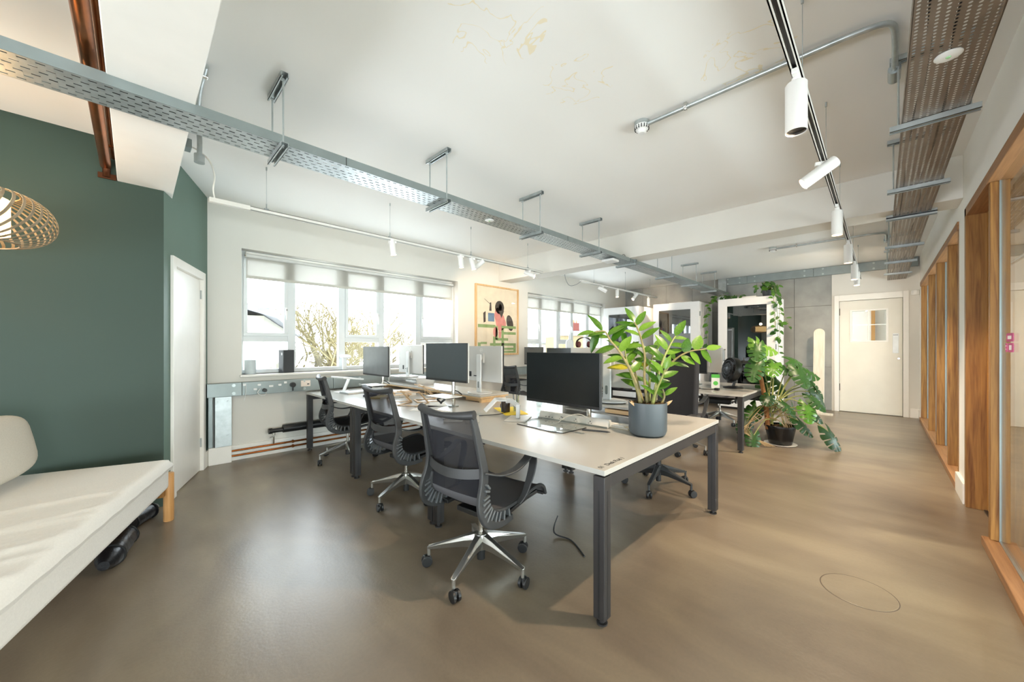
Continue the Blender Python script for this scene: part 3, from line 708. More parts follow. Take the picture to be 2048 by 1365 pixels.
spotlight(4.40, 3.99, 2.515, 1.15, 2.2, A + 'tilted almost flat at the end of the window track', watts=34, target=(4.9, 5.27, 2.3))
spotlight(6.59, 3.99, 2.515, 1.1, 2.4, A + 'tilted almost flat, first on the track beyond the beam', watts=30, target=(5.4, 5.2, 1.8))
spotlight(7.22, 3.99, 2.515, .15, .4, A + 'pointing down beside a small junction on the farther window track', watts=LW)
spotlight(8.05, 3.99, 2.515, .75, -.5, A + 'tilted toward the middle booth on the farther window track', watts=34, target=(9.6, 3.7, 2.3))
spotlight(8.72, 3.99, 2.515, 0, 0, A + 'hanging straight down last on the farther window track', watts=34, target=(9.3, 4.1, 2.3))
spotlight(2.02, .262, 2.49, 0, 0, 'large white cylinder spotlight hanging straight down, nearest over the aisle', lit=False, L_=.205, r=.040, watts=60, deg=150, target=(2.0, 1.3, 0))
spotlight(3.11, .262, 2.49, -.95, 1.9, 'white cylinder spotlight tilted sideways with its lens lit, second over the aisle', L_=.20, r=.038, watts=50, deg=110, target=(4.2, 1.9, 0))
spotlight(4.15, .262, 2.49, 0, 0, 'white cylinder spotlight hanging straight, third over the aisle before the cross beam', L_=.20, r=.038, watts=60, deg=110, target=(4.3, .3, 0))
spotlight(5.62, .262, 2.49, 0, 0, 'white cylinder spotlight over the aisle, first beyond the cross beam', L_=.20, r=.038, watts=75, deg=110, target=(6.4, .4, 0))
spotlight(7.05, .262, 2.49, 0, 0, 'white cylinder spotlight over the aisle, second beyond the cross beam', L_=.20, r=.038, watts=75, deg=110, target=(8.2, 1.2, 1.0))
spotlight(7.75, .262, 2.49, 0, 0, 'white cylinder spotlight over the aisle, last before the far door', L_=.20, r=.034, watts=28, deg=110, target=(9.9, 1.1, 2.4))

# ------------------------------------------------------------------ conduits, detectors, copper pipes
def conduit(label, xs, y0, y1, dlabel):
    t = thing('steel_conduit', label, 'conduit', (xs, y0, CEIL - .03), 0, 'ceiling conduits')
    L = y0 - y1
    pts = catmull([(0, 0, 0), (0, -L * .5, 0), (.0, -L + .22, 0)], 8) + catmull([(0, -L + .2, 0), (.02, -L + .06, 0), (.08, -L + .01, 0), (.25, -L, -.005)], 6)[1:]
    MB().tube(pts, .0145, 12).build('pipe', GALV, t, smooth=True)
    c = MB(); c.cyl((.25, -L, -.005), (.50, -L, -.02), .0145, n=12); c.cyl((.46, -L, -.015), (.58, -L, -.015), .028, n=16); c.build('end_socket', GALV, t, smooth=True)
    for y in (-L * .22, -L * .68):
        k = MB(); k.box((-.012, y - .009, -.018), (.012, y + .009, .03)); k.cyl((0, y, -.024), (0, y, -.018), .005, n=8); k.box((-.022, y - .009, -.006), (.022, y + .009, .006)); k.build('saddle_clip', CHROME, t, bevel=.002)
    d = thing('smoke_detector', dlabel, 'smoke detector', (xs - .0, y0 + .03, CEIL), 0, 'smoke detectors')
    m = MB(); m.lathe([(0, 0), (.052, 0), (.052, -.022), (.046, -.026)], 28); m.build('base', GALV, d, smooth=True)
    m = MB(); m.lathe([(.046, -.024), (.050, -.03), (.050, -.048), (.040, -.060), (.034, -.062), (.032, -.075), (.022, -.084), (0, -.085)], 28); m.build('head', mat('white plastic', 'eeeeec', .35), d, smooth=True)
    v = MB()
    for k in range(16):
        a = 2 * pi * k / 16; v.box((.044, -.003, -.058), (.0515, .003, -.034), Matrix.Rotation(a, 4, 'Z'))
    v.build('vent', GRAPH, d)
conduit('galvanised ceiling conduit bending toward the perforated tray, on the nearer bay', 2.60, 1.21, -.055, 'white smoke detector on the ceiling of the nearer bay')
conduit('galvanised ceiling conduit bending toward the perforated tray, beyond the cross beam', 7.40, 1.24, -.055, 'white smoke detector on the ceiling beyond the cross beam')
cb = thing('steel_conduit', 'short bent galvanised conduit beside the boxed beam', 'conduit', (.285, 2.95, CEIL - .03))
MB().tube(catmull([(0, -.2, 0), (0, .1, 0), (.02, .4, -.0), (.04, .56, -.03), (.05, .62, -.09), (.05, .63, -.2)], 6), .016, 12).build('pipe', GALV, cb, smooth=True)
m = MB(); m.lathe([(0, .01), (.032, .01), (.032, -.05), (0, -.05)], 18, (.05, .63, -.2)); m.build('end_socket', GALV, cb, smooth=True)
B((-.04, -.12, -.018), (.02, -.09, .03)).build('saddle_clip', CHROME, cb, bevel=.002)
jb = thing('junction_box', 'small grey junction box with a white flex drooping to the window track', 'junction box', (.262, 3.86, 2.885))
B((-.036, -.05, -.04), (.05, .05, .03)).build('box', GALVD, jb, bevel=.004)
m = MB(); m.tube(catmull([(.05, .0, -.01), (.10, .02, -.02), (.17, .06, -.06), (.205, .09, -.16), (.20, .12, -.26), (.21, .13, -.335)], 6), .006, 8); m.build('flex', mat('white flex', 'e6e3da', .5), jb, smooth=True)
fx = thing('cable_drop', 'grey flex looping from the cross beam to the farther window track', 'cable', (5.3, 3.99, 2.6))
MB().tube(catmull([(-.02, -.05, .02), (.03, -.05, -.12), (.18, -.02, -.20), (.40, 0, -.16), (.57, 0, -.075)], 6), .005, 8).build('flex', mat('grey cable', '8c8f90', .6), fx, smooth=True)
cp = thing('copper_pipe', 'thick aged copper pipe along the boxed beam, nearer the sofa', 'pipe', (-.155, 4.15, 2.665), 0, 'copper pipes on the boxed beam')
m = MB(); m.cyl((0, -7.5, 0), (0, 0, 0), .030, n=16); m.build('pipe', COPPER, cp, smooth=True)
m = MB(); m.cyl((0, -1.30, 0), (0, -1.17, 0), .034, n=16); m.build('coupling', COPPER, cp, smooth=True)
m = MB(); m.tube(catmull([(0, -.03, 0), (.004, -.008, -.01), (.004, 0, -.05), (.004, -.005, -.09)], 5), .022, 12); m.box((-.04, -.012, -.10), (.055, .0, -.06)); m.build('wall_bracket', mat('tarnished copper', '5a3620', .4, .8, var=.2), cp, smooth=True)
c2 = thing('copper_pipe', 'thinner dark copper pipe tight against the boxed beam', 'pipe', (-.115, 4.15, 2.74), 0, 'copper pipes on the boxed beam')
m = MB(); m.cyl((0, -7.5, 0), (0, 0, 0), .017, n=14); m.build('pipe', COPPER, c2, smooth=True)
for y in (-.25, -2.0, -3.8): MB().box((-.02, y - .012, -.02), (.02, y + .012, .02)).build('clip', COPPER, c2)

# heating pipes and radiator tube under the windows
for k, (z, lb) in enumerate(((.116, 'upper bright copper heating pipe along the baseboard'), (.059, 'lower bright copper heating pipe along the baseboard'))):
    t = thing('heating_pipe', lb, 'pipe', (.77, 5.228, z), 0, 'heating pipes')
    MB().cyl((0, 0, 0), (8.6, 0, 0), .011, n=12).build('pipe', COPPER, t, smooth=True)
    for x in (.62, 1.9, 3.4):
        MB().cyl((x - .014, 0, 0), (x + .014, 0, 0), .015, n=12).box((x - .008, -.004, -.018), (x + .008, .022, .018)).build('bracket', COPPER, t, smooth=True)
rad = thing('tube_radiator', 'long black finned tube radiator under the window with its valve', 'radiator', (1.27, 5.19, .30))
MB().cyl((0, 0, 0), (3.2, 0, 0), .048, n=20).build('finned_tube', BLACKP, rad, smooth=True)
m = MB(); m.cyl((-.13, 0, -.01), (0, 0, -.01), .026, n=14); m.cyl((-.15, 0, -.01), (-.115, 0, -.01), .034, n=14); m.build('end_cap', BLACKP, rad, smooth=True)
m = MB(); m.cyl((-.09, .02, -.02), (-.09, .035, -.17), .009, n=10); m.cyl((-.09, .02, -.07), (-.09, .02, -.035), .015, n=10); m.box((-.135, .01, -.09), (-.09, .022, -.08)); m.build('valve', CHROME, rad, smooth=True)
for x in (.5, 1.6, 2.7): MB().box((x - .012, -.01, -.052), (x + .012, .058, .052)).build('bracket', BLACKP, rad)
# sockets on the steel dado
so = thing('socket_strip', 'row of white data and power sockets set in the steel dado', 'sockets', (1.13, 5.165, .82))
PLW = mat('socket white', 'f0f0ee', .35)
for x, z, w_ in ((-.25, .045, .03), (-.11, .035, .035), (-.15, -.012, .035), (.01, .012, .045), (.10, .02, .035), (-.06, -.025, .04), (.16, .045, .03)):
    B((x - w_ / 2, -.008, z - .012), (x + w_ / 2, 0, z + .012)).build('socket', PLW, so, bevel=.002)
m = MB(); m.cyl((-.06, -.008, -.03), (-.06, -.05, -.03), .022, n=16); m.build('black_plug', BLACKP, so, smooth=True)
m = MB(); m.cyl((.235, -.004, .012), (.235, -.045, .012), .03, n=18); m.cyl((.235, -.03, .0), (.235, -.03, -.06), .008, n=8); m.build('black_plug', BLACKP, so, smooth=True)
m = MB(); m.tube(catmull([(-.10, -.012, -.01), (-.13, -.03, -.05), (-.10, -.04, -.085), (-.05, -.03, -.08), (-.055, -.045, -.03)], 5), .004, 6); m.tube(catmull([(-.24, -.01, .04), (-.24, -.02, -.02), (-.25, -.02, -.10), (-.26, -.015, -.14)], 5), .003, 6); m.build('lead', PLW, so, smooth=True)
B((.33, -.008, -.02), (.44, 0, .055)).build('switch_plate', mat('cream plate', 'e6d8cc', .4), so, bevel=.003)
B((.40, -.010, .002), (.425, -.008, .016)).build('switch', DARKST, so)

# ------------------------------------------------------------------ pendant of bent veneer strips over the sofa
pd = thing('pendant_lamp', 'round pendant lamp of curved timber veneer strips glowing warm over the sofa', 'pendant lamp', (-.685, 3.535, 2.03))
STRIP = wood('bent veneer', 'a5937a', '7d6b54', scale=(6, 6, 6), rough=.5)
NS = 46
for k in range(NS):
    a0 = 2 * pi * k / NS
    pts = []; wd = []
    for i in range(25):
        u = i / 24; th = -1.50 + u * 2.95
        r = .205 + .155 * cos(th); z = -.02 + .130 * sin(th) * (1 if th < 0 else 1.2)
        a = a0 + .7 * (u - .5)
        pts.append((r * cos(a), r * sin(a), z))
        wd.append((-sin(a), cos(a), 0))
    s = MB().ribbon(pts, .013, wd, .0016).build('veneer_strip', STRIP, pd)
m = MB()
for r, z in ((.216, -.149), (.22, .135), (.17, -.09), (.17, .10)):
    m.tube([(r * cos(2 * pi * i / 40), r * sin(2 * pi * i / 40), z) for i in range(40)], .004, 6, closed=True)
m.build('ring', STRIP, pd)
m = MB(); m.lathe([(.185, -.10), (.185, .10)], 32); m.build('inner_shade', emit('glowing paper shade', 'ffd590', 2.0), pd, smooth=True)
MB().cyl((0, 0, .18), (0, 0, .845), .004, n=8).build('cord', BLACKP, pd)
MB().lathe([(0, .845), (.05, .845), (.05, .82), (0, .81)], 20).build('ceiling_rose', SPW, pd, smooth=True)
pl = bpy.data.lights.new('pendant_bulb', 'POINT'); pl.energy = 4; pl.color = (1, .72, .40); pl.shadow_soft_size = .05
po = bpy.data.objects.new('pendant_bulb', pl); C.objects.link(po); po.location = (-.685, 3.535, 2.24)
al = thing('alarm_sounder', 'small white alarm unit high in the far right corner', 'alarm', (9.93, -.44, 2.28))
m = MB(); m.lathe([(0, -.04), (.045, -.04), (.05, -.02), (.05, .03), (.04, .045), (0, .045)], 20); m.build('body', SPW, al, smooth=True)
B((-.03, -.05, -.03), (.08, .05, .03)).build('back_box', SPW, al, bevel=.005)
# ------------------------------------------------------------------ mesh task chairs
OUT = catmull([(-.272, .95), (-.248, .86), (-.225, .76), (-.207, .67), (-.212, .60), (-.236, .53), (-.242, .47), (-.215, .41), (-.155, .375), (-.08, .362), (-.005, .368)], 5) if False else None
def c2(pts, n=5): return [(p.x, p.y) for p in catmull([(a, b, 0) for a, b in pts], n)]
OUTC = c2([(-.272, .95), (-.248, .86), (-.225, .76), (-.207, .67), (-.214, .60), (-.238, .53), (-.242, .47), (-.215, .41), (-.155, .375), (-.08, .362), (-.005, .370)])
INC = c2([(-.270, .95), (-.246, .86), (-.222, .76), (-.198, .67), (-.190, .60), (-.196, .54), (-.185, .49), (-.145, .445), (-.075, .425), (.02, .428), (.12, .440), (.21, .455), (.28, .455), (.325, .43), (.345, .385)])
def star_base(parent, m_leg, phase, r_tip=.315, col=None, m_cast=None, gas=CHROME):
    b = bpy.data.objects.new('star_base', None)
    hub = MB(); hub.lathe([(0, .205), (.040, .205), (.044, .19), (.040, .13), (.034, .115), (0, .115)], 20)
    ho = hub.build('hub', m_leg, parent, smooth=True)
    MB().cyl((0, 0, .20), (0, 0, .37), .0145 if gas is CHROME else .025, n=14).build('gas_column', gas, parent, smooth=True)
    MB().cyl((0, 0, .055), (0, 0, .13), .024, n=16).build('lower_sleeve', BLACKP, parent, smooth=True)
    for k in range(5):
        a = radians(phase + 72 * k); R_ = Matrix.Rotation(a, 4, 'Z')
        prof = [(.028, .207, .120, .030), (.10, .186, .122, .024), (.20, .152, .112, .020), (.29, .122, .100, .016), (.318, .112, .096, .014)]
        m = MB(); vs = []; fs = []
        for x, zt, zb, hw in prof: vs += [(x, -hw * .62, zt), (x, hw * .62, zt), (x, hw, (zt + zb) / 2 + .012), (x, hw * .5, zb), (x, -hw * .5, zb), (x, -hw, (zt + zb) / 2 + .012)]
        for i in range(4):
            for q in range(6): fs.append((6 * i + q, 6 * i + (q + 1) % 6, 6 * i + 6 + (q + 1) % 6, 6 * i + 6 + q))
        fs += [(5, 4, 3, 2, 1, 0), (24, 25, 26, 27, 28, 29)]
        m.add(vs, fs); m.cyl((.312, 0, .112), (.312, 0, .062), .0095, n=10)
        leg = m.xf(R_).build('leg', m_leg, parent, bevel=.003)
        w_ = MB(); sw = radians(25 + 37 * k)
        Wm = R_ @ Matrix.Translation((.312, 0, 0)) @ Matrix.Rotation(sw, 4, 'Z') @ Matrix.Translation((.012, 0, 0))
        for y in (-.022, .006): w_.cyl((0, y, .0305), (0, y + .016, .0305), .0305, n=20)
        w_.cyl((0, -.01, .031), (0, .01, .031), .012, n=10); w_.lathe([(.008, .062), (.018, .06), (.020, .045), (.018, .035)], 12)
        w_.xf(Wm).build('caster', BLACKP, leg, bevel=.003)
def mesh_chair(label, loc, rz, phase):
    t = thing('task_chair', label, 'chair', loc, rz, 'mesh task chairs')
    def hw(i, n): # half width of the shell along the profile
        u = i / n
        return .183 + .045 * min(1, u * 1.6)
    n = len(INC) - 1
    def sh(u, v):
        i = u * n; k = min(int(i), n - 1); f = i - k
        x = INC[k][0] * (1 - f) + INC[k + 1][0] * f; z = INC[k][1] * (1 - f) + INC[k + 1][1] * f
        h = hw(i, n) * .985
        y = (v * 2 - 1) * h; e = 1 - (v * 2 - 1) ** 2
        if u < .45: x -= .022 * e * (1 - abs(u - .2) * 2)
        else: z -= .012 * e
        return (x, y, z)
    MB().slab(lambda u, v: sh(u * .40, v), 22, 10, .004).build('back_mesh', MESH, t, smooth=True)
    MB().slab(lambda u, v: sh(.40 + u * .60, v), 30, 10, .004).build('seat_mesh', SEATM, t, smooth=True)
    mo = len(OUTC) - 1
    for s in (-1, 1):
        pts = [(x, s * (.19 + .043 * min(1, (i / mo) * 1.4)), z) for i, (x, z) in enumerate(OUTC)]
        ws = [.034 + .018 * sin(pi * min(1, i / mo * 1.1)) for i in range(mo + 1)]
        # strap: wide sideways at the top, deep at the bend
        MB().ribbon(pts, ws, (1, 0, .25), .022).build('side_frame', GRAPH, t, smooth=True, bevel=.005)
        ed = [(x, s * hw(i, n), z + .0) for i, (x, z) in enumerate(INC) if i >= 22]
        MB().tube(ed, .011, 8).build('shell_edge', GRAPH, t, smooth=True)
        rb = MB()
        for k in range(12):
            i = 20 + int(k * (mo - 22) / 11); j = 22 + int(k * 20 / 11)
            a = Vector((OUTC[i][0], s * .226, OUTC[i][1])); b = Vector((INC[j][0], s * .226, INC[j][1]))
            d = (b - a)
            if d.length < .01: continue
            rb.ribbon([a, a + d * .5 + Vector((0, 0, 0)), b], .034, (0, 1, 0), .011)
        rb.build('spine_ribs', mat('satin rib plastic', '5c6062', .3), t, bevel=.002)
        m = MB(); m.ribbon([(-.10, s * .20, .372), (.04, s * .19, .385), (.17, s * .19, .405), (.27, s * .205, .418)], [.05, .045, .04, .03], (0, 1, 0), .022); m.build('seat_rail', BLACKP, t, bevel=.004)
        arm = catmull([(-.212, s * .212, .655), (-.12, s * .245, .628), (-.02, s * .27, .637), (.06, s * .28, .672), (.095, s * .28, .690), (.132, s * .279, .672), (.136, s * .277, .625), (.11, s * .272, .55), (.07, s * .262, .47), (.04, s * .245, .425)], 5)
        nA = len(arm)
        aw = [.040 + .012 * sin(pi * i / nA) - (.016 * max(0, (i / nA - .72) / .28)) for i in range(nA)]
        MB().ribbon(arm, aw, (0, 1, 0), .009).build('armrest', GRAPH, t, smooth=True, bevel=.003)
    rail = [(-.275 - .03 * (1 - (y / .195) ** 2), y, .958 - .014 * (1 - (y / .2) ** 2)) for y in [(-.205 + .41 * i / 16) for i in range(17)]]
    rr = [.024 - .009 * (1 - abs(i - 8) / 8) for i in range(17)]
    MB().tube(rail, rr, 10).build('top_rail', GRAPH, t, smooth=True)
    belt = [(-.208 - .055 * (1 - (y / .212) ** 2) , y, .652 - .02 * (1 - (y / .212) ** 2)) for y in [(-.212 + .424 * i / 14) for i in range(15)]]
    MB().ribbon(belt, .05, (.1, 0, 1), .006).build('lumbar_belt', GRAPH, t, smooth=True)
    m = MB(); m.box((-.10, -.10, .345), (.06, .10, .375)); m.lathe([(0, .345), (.04, .345), (.03, .33), (0, .33)], 14); m.box((-.03, -.2, .355), (.02, .2, .378)); m.build('tilt_mechanism', BLACKP, t, bevel=.006)
    fr = MB(); fr.tube([(.338, -.215 + .43 * i / 8, .386) for i in range(9)], .012, 8); fr.build('front_edge', GRAPH, t, smooth=True)
    star_base(t, ALU, phase)
    return t
G = 'mesh task chairs'
ch = mesh_chair('grey mesh task chair closest to the near desk corner, armrest loop in view', (1.434, 1.676, 0), radians(7), 124)
clone(ch, 'grey mesh task chair at the middle of the long white desk side', (1.655, 2.93, 0), radians(4), G)
clone(ch, 'grey mesh task chair by the window end of the long white desk', (1.735, 4.40, 0), radians(-10), G)
clone(ch, 'grey mesh task chair with its back toward us, glimpsed beyond the silver monitors', (4.88, 4.62, 0), radians(-6), G)
clone(ch, 'grey mesh task chair half hidden behind the black chair, at the farther desk', (4.80, 1.80, 0), radians(0), G)
clone(ch, 'grey mesh task chair on the booth side of the farther desk', (7.0, 1.95, 0), radians(183), G)

# black upholstered high back chair at the aisle side of the long desk
oc = thing('office_chair', 'black high backed office chair on a black star base behind the potted plant', 'chair', (3.42, 1.47, 0), radians(180))
bk = MB()
def bf(u, v):
    z = .60 + .56 * u; y = (v * 2 - 1) * (.235 - .02 * max(0, u - .8))
    return (-.335 - .06 * u + .05 * (v * 2 - 1) ** 2, y, z)
MB().slab(bf, 14, 10, .065).build('backrest', FABB, oc, smooth=True, bevel=.015, seg=3)
def sf_(u, v):
    x = -.24 + .50 * u; y = (v * 2 - 1) * .25
    return (x, y, .475 - .02 * max(0, (u - .75) * 4) + .012 * (v * 2 - 1) ** 2)
MB().slab(sf_, 10, 8, .07).build('seat', FABB, oc, smooth=True, bevel=.015, seg=3)
m = MB(); m.ribbon(catmull([(-.02, 0, .41), (-.22, 0, .42), (-.37, 0, .52), (-.405, 0, .72), (-.42, 0, .95)], 5), .07, (0, 1, 0), .025); m.build('back_support', BLACKP, oc, smooth=True, bevel=.004)
m = MB(); m.box((-.12, -.09, .365), (.12, .09, .435)); m.build('tilt_mechanism', BLACKP, oc, bevel=.008)
for s in (-1, 1):
    m = MB(); m.ribbon(catmull([(0, s * .16, .42), (.0, s * .27, .44), (-.01, s * .285, .55), (-.01, s * .285, .66)], 4), .05, (1, 0, 0), .022); a = m.build('arm_post', BLACKP, oc, smooth=True, bevel=.004)
    B((-.13, s * .285 - .045, .66), (.13, s * .285 + .045, .69)).build('armrest', GRAPH, oc, bevel=.012, seg=3)
star_base(oc, mat('grey black nylon', '37393a', .5), 9, gas=BLACKP)

# ------------------------------------------------------------------ desks
def leg_profile(m_, x, y, z1, s=.03):
    m_.box((x - s, y - s, .03), (x + s, y + s, z1))
    for dx, dy in ((1, 0), (-1, 0), (0, 1), (0, -1)): pass
def desk(name, label, x0, y0, wx, ly, zt, joints, legs_y, feet=True):
    t = thing(name, label, 'desk', (x0, y0, 0), 0, 'long white bench desks')
    th = .025; edges = [0] + joints + [ly]
    for i in range(len(edges) - 1):
        for k in (0, 1):
            B((k * wx / 2 + (.0008 if k else 0), edges[i] + .0008 * (i > 0), zt - th), ((k + 1) * wx / 2, edges[i + 1], zt)).build('tabletop', TOPW, t, bevel=.0015)
    s = .03
    def leg(x, y):
        m = MB(); m.box((x - s, y - s, .03), (x + s, y + s, zt - th - .008)); lo = m.build('leg', DARKST, t, bevel=.004)
        g = MB()
        g.box((x - s - .0008, y - .004, .04), (x - s, y + .004, zt - .1)); g.box((x - .004, y - s - .0008, .04), (x + .004, y - s, zt - .1)); g.build('groove', BLACKP, lo)
        f = MB(); f.cyl((x, y, .0), (x, y, .008), .026, n=18); f.cyl((x, y, .008), (x, y, .03), .012, n=12); f.build('levelling_foot', DARKST, lo, smooth=True)
    for y in legs_y:
        for x in (s + .002, wx - s - .002): leg(x, y)
        B((s * 2, y - s + .004, zt - th - .066), (wx - s * 2, y + s - .004, zt - th - .006)).build('cross_rail', DARKST, t, bevel=.003)
    for x in (wx * .30, wx * .70): B((x - .02, s, zt - th - .05), (x + .02, ly - s, zt - th - .004)).build('long_rail', DARKST, t)
    B((wx / 2 - .14, .3, zt - .17), (wx / 2 + .14, ly - .3, zt - .165)).build('cable_basket', DARKST, t)
    return t
dk = desk('bench_desk', 'long white bench desk with dark metal legs, lettering on its near corner', 1.512, .90, 1.69, 4.24, .73, [1.41, 2.82], [.032, 1.375, 1.445, 2.785, 2.855, 4.2])
desk('bench_desk', 'farther white bench desk with dark legs near the monstera', 5.19, 1.19, 1.62, 4.0, .712, [1.35, 2.7], [.032, 1.35, 2.7, 3.96])
def text(s, loc, size, parent, m, rot=(0, 0, 0), name='lettering', ext=.0003):
    c = bpy.data.curves.new(name, 'FONT'); c.body = s; c.size = size; c.extrude = ext
    o = bpy.data.objects.new(name, c); C.objects.link(o); o.location = loc; o.rotation_euler = rot; c.materials.append(m)
    if parent is not None: o.parent = parent
    bpy.context.view_layer.update(); me = bpy.data.meshes.new_from_object(o.evaluated_get(bpy.context.evaluated_depsgraph_get()))
    q = bpy.data.objects.new(name, me); C.objects.link(q); q.parent = parent; q.location = loc; q.rotation_euler = rot
    bpy.data.objects.remove(o)
    return q
INK = mat('black ink', '15171b', .6)
text('01', (.022, .030, .7304), .034, dk, INK); text('Desk Pod 1', (.082, .030, .7304), .036, dk, INK)
text('02', (1.64, 1.10, .7304), .03, dk, INK, rot=(0, 0, pi / 2)) if False else None

# ------------------------------------------------------------------ sofa, cushion, bags
SR = atan2(.955, .296)                              # the sofa's long direction, running back toward the dark green wall
sfa = thing('daybed_sofa', 'low white daybed sofa with a wrinkled cover and round oak legs', 'sofa', (.195, 3.77, 0), SR)   # local +x = away, corner at the far near-side leg
SL = 2.75; SWD = .86
def wr_top(u, v):
    x = -SL + SL * u; y = SWD * v
    wz = 0
    for k in range(1, 9):
        wz += sin(y * (9 + 4.3 * k) + x * (3.1 - k * .9) + k * 1.7) / (k + 1)
    amp = .005 * (1 - .75 * max(0, (u - .55) / .45))
    fold = 0                                     # ridged folds running across the cover, strongest half way along
    for k, (f, g, ph, a_) in enumerate(((10, 3.4, .3, 1), (17, 4.6, 1.9, .55), (29, 8.0, 4.1, .22))):
        fold += a_ * (1 - abs(sin(x * f + y * g + ph + .7 * sin(y * 2.6 + k) + .4 * sin(x * 2.3 + k)))) ** 2.2
    win = max(0, 1 - ((x + 1.25) / .85) ** 2) * (.35 + .65 * min(1, max(0, 1.25 - v)))
    return x, y, wz * amp + fold * .017 * win
def mattress():
    m = MB(); nu, nv = 150, 60; r = .035; zb, zt = .415, .468
    P = {}
    def add(k, p): P[k] = len(m.v); m.v.append(p)
    for i in range(nu + 1):
        for j in range(nv + 1):
            u, v = i / nu, j / nv; x, y, wz = wr_top(u, v)
            e = min(1, min(x + SL, -x, y, SWD - y) / .045); e = max(0, e)
            drop = .032 * (1 - sqrt(1 - (1 - e) ** 2))
            add((i, j), (x + .02 * 0, y, zt - drop + wz * e))
    for i in range(nu):
        for j in range(nv): m.f.append((P[i, j], P[i + 1, j], P[i + 1, j + 1], P[i, j + 1]))
    rim = [(i, 0) for i in range(nu)] + [(nu, j) for j in range(nv)] + [(i, nv) for i in range(nu, 0, -1)] + [(0, j) for j in range(nv, 0, -1)]
    cx, cy = -SL / 2, SWD / 2
    rows = []
    for dz, off in ((-.018, -.006), (-.042, -.012)):
        row = []
        for k in rim:
            x, y, z = m.v[P[k]]
            nx = -1 if k[0] == 0 else 1 if k[0] == nu else 0; ny = -1 if k[1] == 0 else 1 if k[1] == nv else 0
            row.append(len(m.v)); m.v.append((x - nx * off * 0 + nx * (.008 if dz > -.03 else 0), y + ny * (.008 if dz > -.03 else 0), zt - .034 + dz + .002 * sin(x * 31 + y * 17)))
        rows.append(row)
    ring = [[P[k] for k in rim]] + rows; q = len(rim)
    for a, b in zip(ring, ring[1:]):
        for k in range(q): m.f.append((a[k], b[k], b[(k + 1) % q], a[(k + 1) % q]))
    m.f.append(tuple(rows[-1]))
    return m
mattress().build('mattress', CLOTH, sfa, smooth=True)
def base_box():
    m = MB(); nu = 120
    def side(u, w):           # skirt: slightly slack cloth
        return 0
    m.box((-SL + .01, .012, .245), (-.005, SWD - .01, .405))
    return m
bo = base_box().build('base_cover', CLOTH, sfa, bevel=.03, seg=4)
MB().box((-SL + .06, .16, .19), (-.03, .195, .245)).build('front_rail', OAKX, sfa, bevel=.004)
m = MB(); m.box((-.075, .03, .20), (-.03, SWD - .03, .25)); m.build('end_rail', OAK, sfa, bevel=.004)
MB().box((-SL + .06, SWD - .075, .19), (-.03, SWD - .04, .245)).build('back_rail', OAKX, sfa, bevel=.004)
for x, y in ((.012, .022), (.012, SWD - .03), (-SL + .06, .022), (-SL + .06, SWD - .03)):
    m = MB(); m.lathe([(0, 0), (.028, 0), (.031, .004), (.031, .352), (.028, .357), (0, .357)], 22, (x, y, 0)); m.build('leg', wood('sofa leg oak', 'd0a06a', 'b98650', scale=(20, 20, 1.5)), sfa, smooth=True)
cu = thing('bolster_cushion', 'thick beige felt back cushion leaning at the rear of the daybed', 'cushion', (.195, 3.77, .49), SR)
def cushion():
    m = MB(); a, b, h = 1.9, .20, .40
    def f(u, v):
        # superellipsoid pillow
        t = (v - .5) * pi; p = u * 2 * pi
        e = .35
        def sg(c, k): return (abs(c) ** k) * (1 if c >= 0 else -1)
        return (a / 2 * sg(cos(p), e * .5) * sg(cos(t), e), b / 2 * sg(sin(p), e) * sg(cos(t), e), h / 2 * sg(sin(t), e * 1.2))
    m.grid(f, 64, 24); return m
q = cushion(); q.xf(Matrix.Translation((-1.02, .73, .205)) @ Matrix.Rotation(-.20, 4, 'X')); q.build('cover', CLOTHG, cu, smooth=True, weld=True)
def bag(label, loc, rz, L_, r):
    t = thing('rolled_bag', label, 'bag', loc, rz, 'rolled black bags')
    BM = mat('black nylon', '15161a', .35, var=.2, scale=(40, 40, 40), bump=.3)
    pts = [(-L_ / 2 + L_ * i / 12, 0, r) for i in range(13)]; rr = [r * (min(1, .45 + .55 * sin(pi * i / 12) * 1.8) + .04 * sin(i * 2.3 + L_ * 9)) for i in range(13)]
    MB().tube(pts, rr, 16).build('roll', BM, t, smooth=True)
    for x in (-L_ * .25, L_ * .30): MB().tube([(x, (r * 1.02) * cos(2 * pi * k / 18), r + (r * 1.02) * sin(2 * pi * k / 18)) for k in range(18)], .006, 6, closed=True).build('strap', BLACKP, t)
bag('rolled black nylon bag under the daybed, longer one at the front', (-.075, 3.36, 0), SR + .1, .50, .062)
bag('rolled black nylon bag under the daybed, tucked behind the oak leg', (.02, 3.86, 0), SR - .25, .36, .055)
